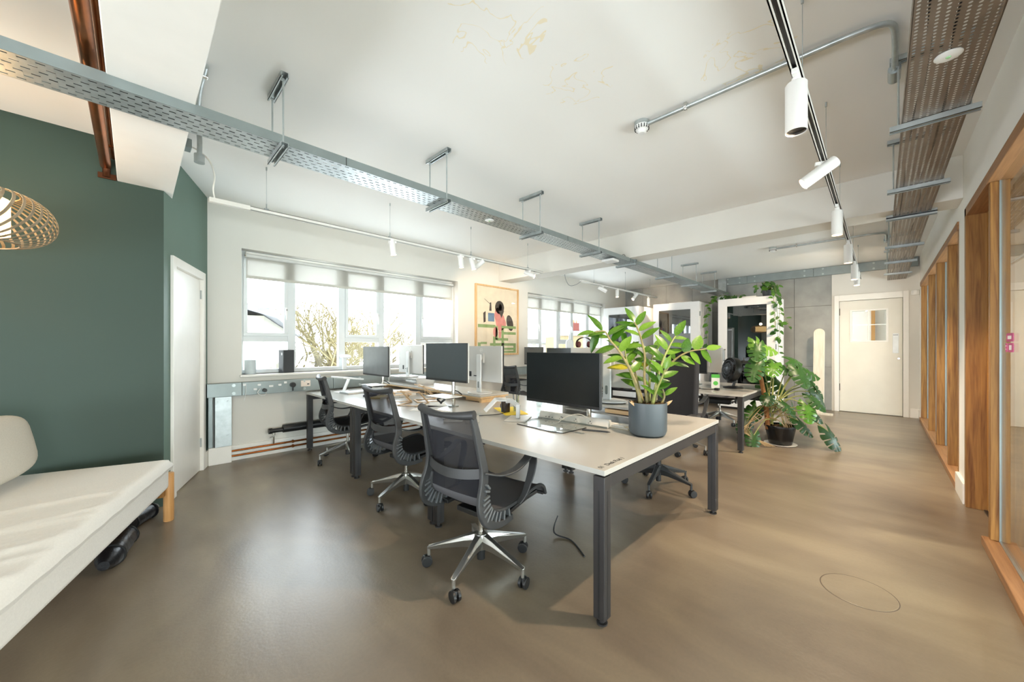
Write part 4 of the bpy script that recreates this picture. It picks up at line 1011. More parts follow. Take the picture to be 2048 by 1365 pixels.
# ------------------------------------------------------------------ monitors
def monitor(label, loc, rz, w_, h_, zc, base='pole', shell=None, scr=None, stand_z=0.0, tilt=0.0, tray=False, chin=.02, px_=.09):
    """local: screen faces -x, stands at z = loc z; zc = height of the panel centre above loc"""
    t = thing('monitor', label, 'monitor', loc, rz, 'desktop monitors')
    shell = shell or MONW; scr = scr or SCREEN
    T = Matrix.Translation((0, 0, zc)) @ Matrix.Rotation(tilt, 4, 'Y')
    m = MB(); m.box((-.010, -w_ / 2, -h_ / 2), (.006, w_ / 2, h_ / 2)); p = m.xf(T).build('panel', BLACKP, t, bevel=.002)
    m = MB(); m.box((-.0112, -w_ / 2 + .004, -h_ / 2 + chin), (-.0100, w_ / 2 - .004, h_ / 2 - .004)); m.xf(T).build('screen', scr, t)
    m = MB(); m.box((.006, -w_ / 2 + .001, -h_ / 2 + .001), (.022, w_ / 2 - .001, h_ / 2 - .001)); m.box((.022, -.14, -.10), (.040, .14, .10)) if base == 'pole' else None
    m.xf(T).build('back_shell', shell, t, bevel=.004)
    if base == 'pole':
        m = MB(); m.cyl((px_, 0, .012), (px_, 0, zc + .02), .017, n=18); m.build('pole', CHROME, t, smooth=True)
        m = MB(); m.box((.03, -.03, zc - .03), (px_, .03, zc + .03)); m.cyl((px_, 0, zc - .04), (px_, 0, zc + .04), .026, n=16); m.build('mount', GALVD, t, bevel=.004)
        m = MB(); m.lathe([(0, 0), (.05, 0), (.05, .01), (.02, .014), (0, .014)], 24, (px_, 0, 0)); m.build('clamp_foot', GALVD, t, smooth=True)
    else:
        m = MB(); m.box((.045, -.036, .01), (.062, .036, zc + .10)); m.build('stand_column', mat('white monitor stand', 'dfe3e4', .35), t, bevel=.008)
        m = MB(); m.prism(rrect(.054, .08, .0182, .06, .009), -.012, .012, 1); m.v = [(x, y, z) for (x, y, z) in m.v]
        k = MB(); k.prism(rrect(0, .09, .022, .07, .0109), .0622, .0632, 0); k.build('cable_slot', GALVD, t)
        k = MB(); k.prism(rrect(0, .09, .022, .07, .0109), .0438, .0448, 0)
        m = MB(); m.cyl((.02, 0, zc + .06), (.05, 0, zc + .06), .032, n=20); m.box((.02, -.05, zc + .01), (.036, .05, zc + .11)); m.build('mount', MONW, t, smooth=True)
        m = MB(); m.prism([(.04 + .115 * cos(a) * 1.0, .15 * sin(a)) for a in [2 * pi * k / 40 for k in range(40)]], 0, .012); m.build('stand_foot', MONW, t, bevel=.003)
        lg = MB(); lg.tube([(.0226, .020 * cos(2 * pi * k / 20), h_ / 2 - .045 + .020 * sin(2 * pi * k / 20)) for k in range(20)], .0012, 5, closed=True)
        for y0, y1, z0, z1 in ((-.008, .008, -.002, .001), (-.009, -.006, -.006, .006), (.0, .003, -.006, .006)): lg.box((.022, y0, h_ / 2 - .045 + z0), (.0228, y1, h_ / 2 - .045 + z1))
        lg.xf(T).build('logo', PLW, t)
        lb = MB(); lb.box((.022, -w_ * .32, -h_ / 2 + .045), (.0226, -w_ * .26, -h_ / 2 + .10)); lb.box((.022, -w_ * .2, -h_ / 2 + .05), (.0226, -w_ * .1, -h_ / 2 + .06)); lb.xf(T).build('rating_label', INK, t)
    if base == 'pole' and tray:
        k = MB(); k.box((-.12, -.15, .105), (.075, .15, .112)); k.build('laptop_plate', mat('plate white', 'dcdcd8', .4), t, bevel=.003)
        k = MB(); k.tube(catmull([(-.10, -.12, .10), (-.13, -.10, .07), (-.09, -.05, .06), (-.06, .04, .085), (.09, 0, .10)], 4), .009, 8); k.box((-.02, -.03, .08), (.10, .03, .105)); k.build('plate_arm', BLACKP, t, smooth=True)
        k = MB(); k.tube([(.09, .0, .155), (.13, -.02, .14), (.16, -.04, .11)], .006, 8); k.build('clamp_lever', BLACKP, t, smooth=True)
    return t
monitor('wide black monitor facing us nearest, with the potted plant at its side', (2.06, 1.565, .73), radians(-1), .63, .36, .35, 'pole', shell=GRAPH, px_=.34)
monitor('dark blue grey monitor on a chrome pole, mid row on the long desk', (2.05, 2.90, .73), radians(2), .62, .355, .425, 'pole', scr=SCREENG, tray=True)
monitor('smaller grey monitor on a pole in front of the nearer window', (2.06, 4.37, .73), radians(0), .67, .355, .395, 'pole', scr=mat('satin grey screen', '6b6f70', .25), tray=True)
monitor('silver monitor back with a dark label, standing on the riser behind the mug', (2.61, 3.02, .81), radians(180), .63, .375, .31, 'stand')
monitor('silver monitor back with its stand at the left edge, in front of the window', (2.62, 4.50, .90), radians(180), .60, .375, .235, 'stand')
monitor('wide silver monitor back behind the plant leaves with a white slotted stand', (2.66, 1.53, .872), radians(180), .74, .31, .265, 'stand')
# farther desk
monitor('black monitor on the farther desk behind the black chair', (5.82, 2.09, .712), 0, .60, .37, .38, 'pole', shell=GRAPH)
monitor('plain grey monitor back on the farther desk next to the black fan', (6.30, 2.03, .712), radians(180), .62, .385, .38, 'pole')
monitor('dim green reflecting monitor edge just above the nearest black monitor', (5.66, 4.35, .712), 0, .58, .36, .385, 'pole', scr=SCREENG)
monitor('small grey monitor sliver in front of the second window, left of the green one', (5.70, 5.02, .712), 0, .50, .36, .40, 'pole', scr=mat('satin grey screen', '6b6f70', .25))

# ------------------------------------------------------------------ things on the long desk
ris = thing('desk_riser', 'long white shelf riser with a wooden underside, under the far silver monitors', 'riser', (2.44, 2.86, .73))
B((0, 0, .058), (.40, 2.15, .08)).build('shelf_top', TOPW, ris, bevel=.003)
B((.003, .003, .045), (.397, 2.147, .057)).build('wood_edge', PALEW, ris)
for y in (.02, 1.05, 2.10): B((.03, y, 0), (.37, y + .03, .045)).build('foot', PALEW, ris)
B((.05, .07, .004), (.34, .30, .042)).build('drawer', PALEW, ris, bevel=.002)
r2 = thing('desk_riser', 'white raised shelf holding up the second tier by the window', 'riser', (2.50, 4.18, .812))
B((0, 0, .07), (.30, .78, .086)).build('shelf_top', TOPW, r2, bevel=.003)
for y in (.01, .75): B((.02, y, 0), (.28, y + .02, .07)).build('side', TOPW, r2)
r3 = thing('desk_riser', 'white two tier riser with wooden insert under the plant side silver monitor', 'riser', (2.46, 1.16, .73))
B((0, 0, .118), (.36, .70, .136)).build('shelf_top', TOPW, r3, bevel=.003)
B((.02, .01, .06), (.34, .69, .07)).build('middle_shelf', TOPW, r3)
for y in (.0, .68): B((.01, y, 0), (.35, y + .02, .118)).build('side', TOPW, r3)
B((.03, .05, .075), (.30, .32, .105)).build('wood_tray', PALEW, r3, bevel=.003)
mug = thing('mug', 'dark brown smoked glass mug standing on the yellow envelope', 'mug', (2.27, 2.325, .7335))
m = MB(); m.lathe([(0, .004), (.034, .004), (.036, .09), (.038, .09), (.040, .088), (.039, 0), (0, 0)], 28); m.build('body', mat('smoked brown glaze', '3a2d22', .2, var=.3, scale=(20, 20, 20)), mug, smooth=True)
MB().tube([(.0, .039 + .022 * sin(a), .045 + .026 * cos(a)) for a in [pi * k / 10 for k in range(11)]], .005, 8).build('handle', MATS['smoked brown glaze'], mug, smooth=True)
en = thing('envelope', 'bright yellow envelope lying flat under the mug', 'envelope', (2.34, 2.34, .7302), radians(62))
B((-.20, -.10, 0), (.20, .10, .003)).build('sheet', mat('yellow paper', 'f0d22a', .6), en)
B((-.20, -.10, .003), (-.05, .10, .0036)).build('flap', MATS['yellow paper'], en)
def tumbler(loc, h, r, label, z=0):
    t = thing('drinking_glass', label, 'glass', loc, 0, 'clear tumblers')
    MB().lathe([(0, 0), (r * .85, 0), (r, h), (r - .002, h), (r * .85 - .002, .008), (0, .008)], 24).build('glass_wall', glass('clear tumbler glass', .07, (.93, .96, .95)), t, smooth=True)
    return t
tumbler((2.33, 2.255, .7335), .105, .03, 'tall clear tumbler with pens on the yellow envelope')
pens = [((.007, 0), (.022, .012), '2b3a35'), ((-.006, .008), (-.018, .016), '55606a'), ((0, -.008), (.006, -.024), '8a8f6a')]
for k, (a, b, col) in enumerate(pens):
    p = thing('pen', ['dark green pen standing in the clear tumbler', 'grey pen standing in the clear tumbler', 'olive pen standing in the clear tumbler'][k], 'pen', (2.33, 2.255, .742), 0, 'pens in the tumbler')
    MB().cyl((*a, 0), (*b, .135), .0045, n=8).build('barrel', mat('pen ' + col, col, .4), p)
    MB().cyl((b[0], b[1], .135), (b[0] * 1.05, b[1] * 1.05, .148), .0035, n=8).build('cap', BLACKP, p)
tumbler((2.74, 2.34, .7302), .085, .034, 'low clear tumbler seen under the edge of the black monitor')
lp = thing('desk_lamp', 'folded white angular desk lamp with a square grey base by the yellow envelope', 'desk lamp', (2.13, 2.035, .7302), radians(30))
B((-.13, -.085, 0), (.10, .085, .008)).build('base_plate', mat('pale grey metal', 'c4c2bb', .35, .4), lp, bevel=.003)
B((-.028, -.015, .008), (.002, .015, .115)).build('post', MONW, lp, bevel=.003)
m = MB(); m.ribbon([(-.013, 0, .105), (.04, .07, .135), (.07, .12, .13)], .038, (0, 0, 1), .018); m.build('lower_arm', MONW, lp, bevel=.003)
m = MB(); m.ribbon([(.07, .12, .14), (.04, .20, .14), (.0, .28, .05)], .055, (.7, .4, .3), .012); m.build('lamp_head', MONW, lp, bevel=.003)
at = thing('acrylic_tray', 'clear acrylic wedge stand with a dark rim in front of the power strip', 'tray', (2.13, 1.68, .7302), radians(-4))
CL = glass('clear acrylic', .06, (.95, .97, .97))
m = MB(); m.prism([(-.17, 0), (.10, 0), (.10, .065)], -.21, .21, 1); m.build('wedge', CL, at)
m = MB(); m.tube([(-.17, .21, .003), (-.17, -.13, .003), (-.14, -.21, .003), (.10, -.21, .003)], .003, 6); m.build('rim', DARKST, at)
ps = thing('power_strip', 'white angled desk power strip with sockets behind the acrylic stand', 'power strip', (2.32, 1.66, .7302), radians(3))
m = MB(); m.prism([(-.035, 0), (.035, 0), (.03, .052), (-.012, .058)], -.31, .29, 1); m.build('housing', mat('power strip white', 'e6e2da', .35), ps, bevel=.006)
m = MB()
for y in (-.17, -.05, .08):
    for dy, dz in ((-.012, .018), (.012, .018), (0, .032)): m.box((-.0335 + dz * .3, y + dy - .004, dz - .003), (-.026 + dz * .3, y + dy + .004, dz + .003))
for y in (.16, .19, .22): m.cyl((-.032, y, .02), (-.026, y, .02), .004, n=8)
m.build('socket_holes', INK, ps)
B((-.04, -.31, 0), (-.034, .29, .012)).build('base_trim', GALVD, ps)
lead = thing('charging_cable', 'thin black cable looping from the lamp to the power strip', 'cable', (2.2, 1.8, .7302))
MB().tube(catmull([(-.06, .14, .004), (.05, .12, .004), (.12, .04, .004), (.10, -.06, .03), (.06, -.10, .035)], 6), .003, 6).build('cord', BLACKP, lead, smooth=True)
ld2 = thing('charging_cable', 'pale looped cable lying over the acrylic stand', 'cable', (2.17, 1.5, .7302))
MB().tube(catmull([(.10, -.05, .05), (.05, .02, .09), (-.02, .08, .075), (-.08, .12, .035), (-.13, .14, .02)], 6), .003, 6).build('cord', mat('pale cable', 'a9a69b', .5), ld2, smooth=True)
ls3 = thing('charging_cable', 'black cable trailing across the envelope toward the near desk side', 'cable', (2.05, 2.3, .7302))
MB().tube(catmull([(.34, .10, .003), (.25, .02, .004), (.10, -.02, .004), (-.07, .05, .004)], 6), .003, 6).cyl((-.07, .05, .004), (-.095, .062, .004), .005, n=8).build('cord', BLACKP, ls3, smooth=True)
pen = thing('stylus', 'dark grey stylus lying on the desk between plant pot and acrylic stand', 'stylus', (2.17, 1.36, .737), radians(-70))
m = MB(); m.cyl((-.09, 0, 0), (.08, 0, 0), .006, n=10); m.cyl((.08, 0, 0), (.10, 0, 0), .006, .001, n=10); m.build('barrel', GRAPH, pen)
st_ = thing('paper_stack', 'fanned stack of white papers and folders beside the plant pot', 'papers', (2.40, 1.37, .7302), radians(4))
for k in range(6):
    z = .004 * k
    B((-.045, -.15 + .008 * k, z), (.04, .10 + .006 * ((k * 7) % 4), z + .003)).xf(Matrix.Rotation(radians(((k * 37) % 7) - 3), 4, 'Z')).build('sheet', PAPER if k % 3 else mat('cream card', 'dcd3bb', .8), st_)
# clutter in the middle of the long desk: folded laptop stands, books, notebooks
def laptop_stand(label, loc, rz, m_, open_=.6, s=1.0):
    t = thing('laptop_stand', label, 'laptop stand', loc, rz, 'folding laptop stands')
    for y in (-.10 * s, .10 * s):
        MB().ribbon([(-.12 * s, y, .006), (.12 * s, y, .006)], .022, (0, 1, 0), .008).build('foot_bar', m_, t, bevel=.002)
        MB().ribbon([(.11 * s, y, .012), (-.06 * s, y, .012 + .17 * s * open_)], .022, (0, 1, 0), .008).build('support', m_, t, bevel=.002)
        MB().ribbon([(-.11 * s, y, .014 + .165 * s * open_), (.11 * s, y, .014 + .10 * s * open_)], .022, (0, 1, 0), .008).build('rest', m_, t, bevel=.002)
    m = MB(); m.box((-.12 * s, -.10 * s, .004), (-.10 * s, .10 * s, .010)); m.box((-.07 * s, -.10 * s, .008 + .16 * s * open_), (-.05 * s, .10 * s, .016 + .16 * s * open_)); m.build('cross_bar', m_, t)
    return t
BIR = wood('birch ply', 'd8c0a0', 'bd9c74', scale=(8, 8, 8))
laptop_stand('pale wooden folding laptop stand lying lopsided left of the chrome pole', (1.93, 3.28, .7302), radians(25), BIR, .75)
laptop_stand('pale wooden folding laptop stand behind, nearer the riser', (2.16, 3.40, .7302), radians(-20), BIR, .95)
laptop_stand('pale wooden folding laptop stand folded nearly flat at the desk middle', (1.96, 3.62, .7302), radians(70), BIR, .35)
ws = thing('laptop_stand', 'white tubular laptop stand near the window end of the long desk', 'laptop stand', (1.86, 4.80, .7302), radians(10), 'folding laptop stands')
m = MB(); m.ribbon([(-.02, .0, .008), (.05, .0, .16)], .05, (0, 1, 0), .016); m.build('leg', mat('white metal', 'eceeee', .35), ws, bevel=.004)
m = MB(); m.tube([(.17, -.13, .155), (.17, .13, .155), (-.10, .13, .19), (-.10, -.13, .19)], .010, 8, closed=True); m.build('top_loop', MATS['white metal'], ws, smooth=True)
B((-.10, -.08, 0), (.08, .08, .008)).build('base', MATS['white metal'], ws, bevel=.003)
def book(label, loc, rz, size, col, group='books and notebooks on the long desk', name='book'):
    t = thing(name, label, 'book', loc, rz, group)
    a, b, c = size
    B((-a / 2 + .003, -b / 2 + .003, .002), (a / 2 - .001, b / 2 - .003, c - .002)).build('pages', PAPER, t)
    m = MB(); m.box((-a / 2, -b / 2, 0), (a / 2, b / 2, .002)); m.box((-a / 2, -b / 2, c - .002), (a / 2, b / 2, c)); m.box((-a / 2, -b / 2, 0), (-a / 2 + .002, b / 2, c)); m.build('cover', mat('book ' + col, col, .6), t)
    return t
book('white notebook lying near the nearest chair back', (1.76, 2.36, .7302), radians(40), (.20, .14, .022), 'd9d6cd')
book('grey keyboard sized notebook next to the white one', (1.84, 2.25, .7302), radians(50), (.28, .10, .012), 'a9a69e')
book('thick white book at the base of the window end stands', (2.18, 3.95, .7302), radians(15), (.26, .19, .03), 'e4e2dc')
book('tan book lying on the thick white book', (2.17, 3.93, .7607), radians(-12), (.21, .15, .022), 'caa67c')
book('dark navy book tilted near the window end pole', (1.95, 4.22, .7302), radians(50), (.22, .15, .02), '2b3148')
book('yellow spined notebook by the middle chair top', (1.92, 3.96, .7302), radians(30), (.20, .13, .018), 'd9bf6a')
book('white binder by the grey monitor pole', (2.30, 4.20, .7302), radians(-20), (.19, .14, .035), 'e9e9e6')
book('grey folder at the window end of the desk', (1.92, 4.62, .7302), radians(5), (.30, .22, .02), 'b9bdbd')
kb = thing('keyboard', 'slim white keyboard behind the nearest mesh chair', 'keyboard', (1.86, 2.62, .7302), radians(92))
B((-.21, -.06, 0), (.21, .06, .008)).build('tray', MONW, kb, bevel=.003)
km = MB()
for i in range(14):
    for j in range(5): km.box((-.203 + i * .029, -.054 + j * .0215, .008), (-.203 + i * .029 + .025, -.054 + j * .0215 + .018, .0105))
ko = km.build('key_block', PAPER, kb); ko['kind'] = 'stuff'
for k, (x, y, rz, lb) in enumerate(((2.06, 3.66, .4, 'pair of dark framed glasses on the desk clutter'),)):
    gl = thing('eyeglasses', lb, 'glasses', (2.36, 3.70, .7302), rz)
    m = MB()
    for s in (-1, 1): m.tube([(0, s * .035 + .026 * cos(2 * pi * q / 16), .03 + .022 * sin(2 * pi * q / 16)) for q in range(16)], .0025, 6, closed=True)
    m.tube([(0, -.009, .034), (0, .009, .034)], .0025, 6); m.build('frame', BLACKP, gl, smooth=True)
    for s in (-1, 1): MB().tube([(0, s * .062, .036), (.12, s * .062, .038), (.14, s * .062, .02)], .002, 6).build('temple', BLACKP, gl)
pad = thing('paper_sheet', 'loose white paper sheet on the desk by the chrome pole', 'paper', (1.90, 2.98, .7302), .5)
B((-.15, -.105, 0), (.15, .105, .001)).build('sheet', PAPER, pad)
pad2 = thing('paper_sheet', 'loose white paper sheet half under the wooden stands', 'paper', (2.08, 3.13, .7302), 1.1)
B((-.15, -.105, 0), (.15, .105, .001)).build('sheet', PAPER, pad2)
# under the desk: black laptop bag and a cable
lb_ = thing('laptop', 'closed black laptop with a loose cable on the floor under the desk', 'laptop', (2.28, 2.62, 0), .3)
B((-.17, -.12, 0), (.17, .12, .02)).build('body', BLACKP, lb_, bevel=.004)
MB().tube(catmull([(-.17, 0, .008), (-.28, -.08, .004), (-.25, -.18, .004), (-.12, -.16, .004)], 6), .003, 6).build('cord', BLACKP, lb_)
fc = thing('floor_cable', 'grey cable curling up from the floor beneath the near desk end', 'cable', (2.05, 1.55, 0))
MB().tube(catmull([(-.10, -.25, .005), (.0, -.08, .005), (-.02, .05, .02), (.06, .08, .10)], 6), .005, 6).build('cord', GRAPH, fc, smooth=True)

# ------------------------------------------------------------------ window sill things
sp = thing('loudspeaker', 'dark grey box loudspeaker standing on the nearer window sill', 'speaker', (1.345, 5.335, .975), radians(12))
B((-.065, -.06, 0), (.065, .06, .285)).build('cabinet', GRAPH, sp, bevel=.004)
B((-.06, -.066, .005), (.06, -.06, .28)).build('grille', mat('speaker cloth', '4a4c4e', .95, var=.2, scale=(400, 400, 400)), sp, bevel=.002)
B((-.066, -.03, .22), (-.0655, -.01, .25)).build('badge', PLW, sp)
wc = thing('canister', 'pale grey cylinder at the left end of the nearer window sill', 'canister', (.965, 5.335, .975))
m = MB(); m.lathe([(0, 0), (.055, 0), (.058, .004), (.058, .165), (.054, .17), (0, .17)], 28); m.build('body', mat('pale grey plastic', 'cfd8da', .4), wc, smooth=True)
sl = thing('ring_lamp', 'white stem lamp with a flat oval head on the nearer window sill', 'lamp', (2.06, 5.33, .975))
B((-.028, -.014, 0), (.028, .014, .17)).build('stem', mat('white metal', 'eceeee', .35), sl, bevel=.008)
m = MB(); m.lathe([(0, -.012), (.07, -.012), (.075, 0), (.07, .012), (0, .012)], 28); m.xf(Matrix.Translation((0, -.03, .19)) @ Matrix.Rotation(.25, 4, 'X')); m.build('head', MATS['white metal'], sl, smooth=True)

# ------------------------------------------------------------------ framed artwork
art = thing('framed_artwork', 'tall pale wood framed print of a pink figure over green pipe shapes, between the windows', 'artwork', (4.92, YW - .028, 1.80))
aw, ah = .565, .66
m = MB()
for a, b in (((-aw, -.012, -ah), (-aw + .03, .026, ah)), ((aw - .03, -.012, -ah), (aw, .026, ah)), ((-aw + .03, -.012, -ah), (aw - .03, .026, -ah + .03)), ((-aw + .03, -.012, ah - .03), (aw - .03, .026, ah))): m.box(a, b)
m.build('frame', wood('pale frame wood', 'dcb98a', 'c79f6c', scale=(10, 10, 2)), art, bevel=.002)
B((-aw + .03, .012, -ah + .03), (aw - .03, .02, ah - .03)).build('paper', mat('art paper', 'ecdfc6', .85), art)
def flat(name, polys, col):
    m = MB()
    for k, p in enumerate(polys): m.prism([(x * 1.0, z) for x, z in p], .0115 - .0004 * (k % 2), .012, 1)
    m.build(name, mat('print ' + col, col, .85, var=.10, scale=(14, 14, 14)), art)
def ell(cx, cz, rx, rz, n=20, rot=0):
    return [(cx + rx * cos(2 * pi * k / n) * cos(rot) - rz * sin(2 * pi * k / n) * sin(rot), cz + rx * cos(2 * pi * k / n) * sin(rot) + rz * sin(2 * pi * k / n) * cos(rot)) for k in range(n)]
flat('pink_shapes', [[(-.06, .22), (.0, .26), (.06, .20), (.16, .10), (.22, -.02), (.22, -.10), (.12, -.18), (.04, -.20), (-.03, -.14), (-.06, .0), (-.09, .10)], ell(-.06, -.22, .06, .10), [(.02, -.20), (.10, -.20), (.08, -.36), (.03, -.36)]], 'dd9088')
flat('dark_shapes', [ell(.05, .26, .12, .13), [(.02, .20), (.17, .20), (.10, .06)], ell(.33, -.03, .09, .16, rot=.3), [(-.37, .13), (-.31, .17), (-.31, -.03), (-.36, -.05)], [(-.20, .34), (-.17, .34), (-.16, .18), (-.22, .18)], [(-.34, .40), (-.17, .30), (-.175, .29), (-.345, .395)]], '4d453f')
flat('inner_pink', [ell(.07, .25, .045, .08)], 'd8948c')
flat('blue_panel', [[(-.25, .14), (-.09, .14), (-.09, -.02), (-.25, -.02)]], '6f8aa6')
GP = []
def bar(x0, z0, x1, z1): GP.append([(x0, z0), (x1, z0), (x1, z1), (x0, z1)])
bar(-.50, -.14, -.06, -.08); bar(-.06, -.36, .0, -.10); bar(.10, -.44, .16, -.10); bar(.10, -.14, .50, -.09); bar(.16, -.26, .50, -.21); bar(-.12, -.38, .28, -.33); bar(-.12, -.56, -.06, -.30); bar(.10, -.6, .17, -.40)
bar(-.50, -.62, -.43, -.42); bar(-.43, -.45, -.28, -.41); bar(-.43, -.53, -.25, -.49); bar(-.20, -.48, .50, -.43); bar(-.18, -.56, .10, -.52); bar(.17, -.56, .50, -.52); bar(.43, -.62, .50, -.46); bar(-.2, -.62, .43, -.58)
flat('green_bars', GP, '93ad72')
m = MB(); m.box((-aw + .03, -.002, -ah + .03), (aw - .03, .0005, ah - .03)); m.build('glazing', glass('picture glass', .03), art)

# ------------------------------------------------------------------ phone booths
def booth(label, x, y0, y1, h, g, frost=False, dx=.9, hinge=True):
    t = thing('phone_booth', label, 'booth', (x, y0, 0), 0, 'white phone booths')
    w_ = y1 - y0; ga, gb, gz0, gz1 = g[0] - y0, g[1] - y0, g[2], g[3]; th = .05
    m = MB(); m.box((th, 0, .06), (dx, .045, h)); m.build('side_panel', BOOTHW, t, bevel=.004)
    m = MB(); m.box((th, w_ - .045, .06), (dx, w_, h)); m.build('side_panel', BOOTHW, t, bevel=.004)
    B((th, .045, h - .045), (dx, w_ - .045, h)).build('roof', BOOTHW, t)
    B((dx - .045, .045, .06), (dx, w_ - .045, h - .045)).build('back_panel', mat('dark booth felt', '34383a', .95, scale=(200, 200, 200)), t)
    B((th, .045, .06), (dx - .045, w_ - .045, .09)).build('booth_floor', mat('dark booth felt', '34383a', .95), t)
    m = MB(); m.box((0, 0, .05), (th, ga, h)); m.box((0, gb, .05), (th, w_, h)); m.box((0, ga, .05), (th, gb, gz0)); m.box((0, ga, gz1), (th, gb, h)); m.build('front_frame', BOOTHW, t, bevel=.003)
    m = MB(); m.box((.05, .02, 0), (dx - .03, w_ - .02, .05)); m.build('plinth', DARKST, t)
    B((.018, ga, gz0), (.026, gb, gz1)).build('glass_door', BOOTHG, t)
    if frost: B((.012, ga, gz0), (.017, gb, gz0 + (gz1 - gz0) * .72)).build('frosted_film', mat('grey frosted film', '858a8c', .4), t)
    B((.35, .05, .70), (.75, w_ - .05, .73)).build('shelf', PALEW, t)
    if hinge:
        for z in (h - .32, 1.25, .35): B((.03, -.012, z), (.06, 0, z + .10)).build('hinge', GALVD, t)
    m = MB(); m.box((-.03, gb + .03, 1.0), (-.02, gb + .05, 1.25)); m.box((-.03, gb + .03, 1.0), (0, gb + .05, 1.02)); m.box((-.03, gb + .03, 1.23), (0, gb + .05, 1.25)); m.build('pull_handle', ALU, t)
    return t
booth('white phone booth nearest the far door with the trailing plant on its roof', 8.74, 1.46, 2.47, 2.30, (1.60, 2.30, .22, 2.145))
booth('middle white phone booth with grey frosted lower glass', 8.67, 2.83, 3.85, 2.30, (3.01, 3.72, .22, 2.14), frost=True)
booth('white phone booth against the window wall, farthest left of the three', 8.63, 4.20, 5.17, 2.30, (4.36, 5.02, .22, 2.12))
fl_ = thing('flat_box', 'flat pale box lying on the roof of the booth nearest the door', 'box', (9.0, 2.0, 2.30))
B((-.14, -.2, 0), (.14, .2, .04)).build('carton', PAPER, fl_, bevel=.004)
fb2 = thing('flat_box', 'flat white tray lying on the roof of the middle booth', 'box', (9.0, 3.3, 2.30))
B((-.15, -.25, 0), (.15, .25, .03)).build('carton', PAPER, fb2, bevel=.004)
# long plank leaning at the far wall, on a block
pk = thing('timber_plank', 'tall limed timber board with a rounded top, leaning on the concrete wall by the door', 'board', (9.25, .86, 0), radians(0))
m = MB(); prof = [(-.085, 0), (.085, 0), (.085, 1.58)] + [(.085 * cos(a), 1.58 + .085 * sin(a)) for a in [pi * k / 12 for k in range(1, 12)]] + [(-.085, 1.58)]
m.prism(prof, 0, .03, 0); m.xf(Matrix.Rotation(radians(6), 4, 'Y')); m.build('board', PINE, pk, bevel=.006)
B((-.06, -.22, 0), (-.005, .02, .04)).build('foot_block', PINE, pk, bevel=.003)

# ------------------------------------------------------------------ things on the farther desk
fan = thing('desk_fan', 'black round desk fan on the near corner of the farther desk', 'fan', (6.0, 1.50, .712), radians(135))
m = MB(); m.lathe([(0, 0), (.125, 0), (.13, .008), (.12, .018), (.03, .03), (0, .03)], 32); m.build('base', BLACKP, fan, smooth=True)
m = MB(); m.tube(catmull([(0, 0, .025), (-.02, 0, .09), (-.03, 0, .18), (-.02, 0, .24)], 5), .018, 12); m.build('neck', BLACKP, fan, smooth=True)
H = Matrix.Translation((.02, 0, .265)) @ Matrix.Rotation(radians(80), 4, 'Y')
m = MB()
for r, z in ((.165, -.045), (.165, .045), (.12, .06), (.075, .066), (.12, -.06), (.03, .068)): m.tube([(r * cos(2 * pi * k / 36), r * sin(2 * pi * k / 36), z) for k in range(36)], .003, 5, closed=True)
for k in range(36):
    a = 2 * pi * k / 36
    for s in (-1, 1): m.tube([(r * cos(a + tw), r * sin(a + tw), s * z) for r, z, tw in ((.03, .068, 0), (.075, .066, .05), (.12, .06, .1), (.165, .045, .15))], .0016, 4)
m.xf(H).build('cage_grille', BLACKP, fan)
m = MB(); m.lathe([(.165, -.048), (.172, -.03), (.172, .03), (.165, .048)], 36).xf(H); m.build('cage_rim', BLACKP, fan, smooth=True)
for k in range(5):
    a = 2 * pi * k / 5
    def bl(u, v): return (cos(a + .9 * v) * (.03 + .115 * u), sin(a + .9 * v) * (.03 + .115 * u), -.02 + .04 * v)
    MB().slab(bl, 6, 6, .003).xf(H).build('blade', mat('smoky blade', '2a2320', .25), fan, smooth=True)
m = MB(); m.lathe([(0, .075), (.025, .072), (.034, .05), (.034, -.06), (0, -.07)], 20).xf(H); m.build('motor_hub', BLACKP, fan, smooth=True)
cbx = thing('carton', 'small white carton with a bright green lid band and green spot on the farther desk', 'carton', (5.79, 1.67, .712), radians(20))
B((-.05, -.05, 0), (.05, .05, .15)).build('box', PAPER, cbx, bevel=.002)
GRN = mat('bright green print', '55c043', .5)
B((-.0505, -.0505, .15), (.0505, .0505, .195)).build('green_lid', GRN, cbx, bevel=.002)
m = MB(); m.prism([(.0 + .03 * cos(2 * pi * k / 20), .075 + .03 * sin(2 * pi * k / 20)) for k in range(20)], -.0515, -.0505, 0); m.prism([(.02 + .03 * cos(2 * pi * k / 20), .075 + .03 * sin(2 * pi * k / 20)) for k in range(20)], -.0515, -.0505, 1); m.build('green_spot', GRN, cbx)
mo_ = thing('phone_handset', 'coiled black headset cable lying on the farther desk', 'headset', (5.52, 1.75, .712))
m = MB(); m.tube(catmull([(0, .12, .006), (.05, .05, .006), (-.03, -.02, .008), (.04, -.10, .006), (.02, -.17, .02)], 6), .006, 6); m.box((-.03, -.20, .0), (.04, -.15, .03)); m.build('cable', BLACKP, mo_, smooth=True)
tw_ = thing('tower_lamp', 'tall pale rounded tower lamp standing before the second window', 'lamp', (6.52, 4.72, .712))
m = MB(); m.prism([(-.08, .02), (.08, .02), (.08, .68)] + [(.08 * cos(a), .68 + .07 * sin(a)) for a in [pi * k / 10 for k in range(1, 10)]] + [(-.08, .68)], -.04, .04, 1); m.xf(Matrix.Rotation(radians(135), 4, 'Z')); m.build('shade', mat('grey white shade', 'dfe3e6', .5), tw_, bevel=.015, seg=3)
MB().lathe([(0, 0), (.10, 0), (.10, .012), (.03, .025), (0, .025)], 24).build('base', GALVD, tw_, smooth=True)
MB().cyl((0, 0, .74), (0, 0, .86), .006, n=8).build('finial', GRAPH, tw_)
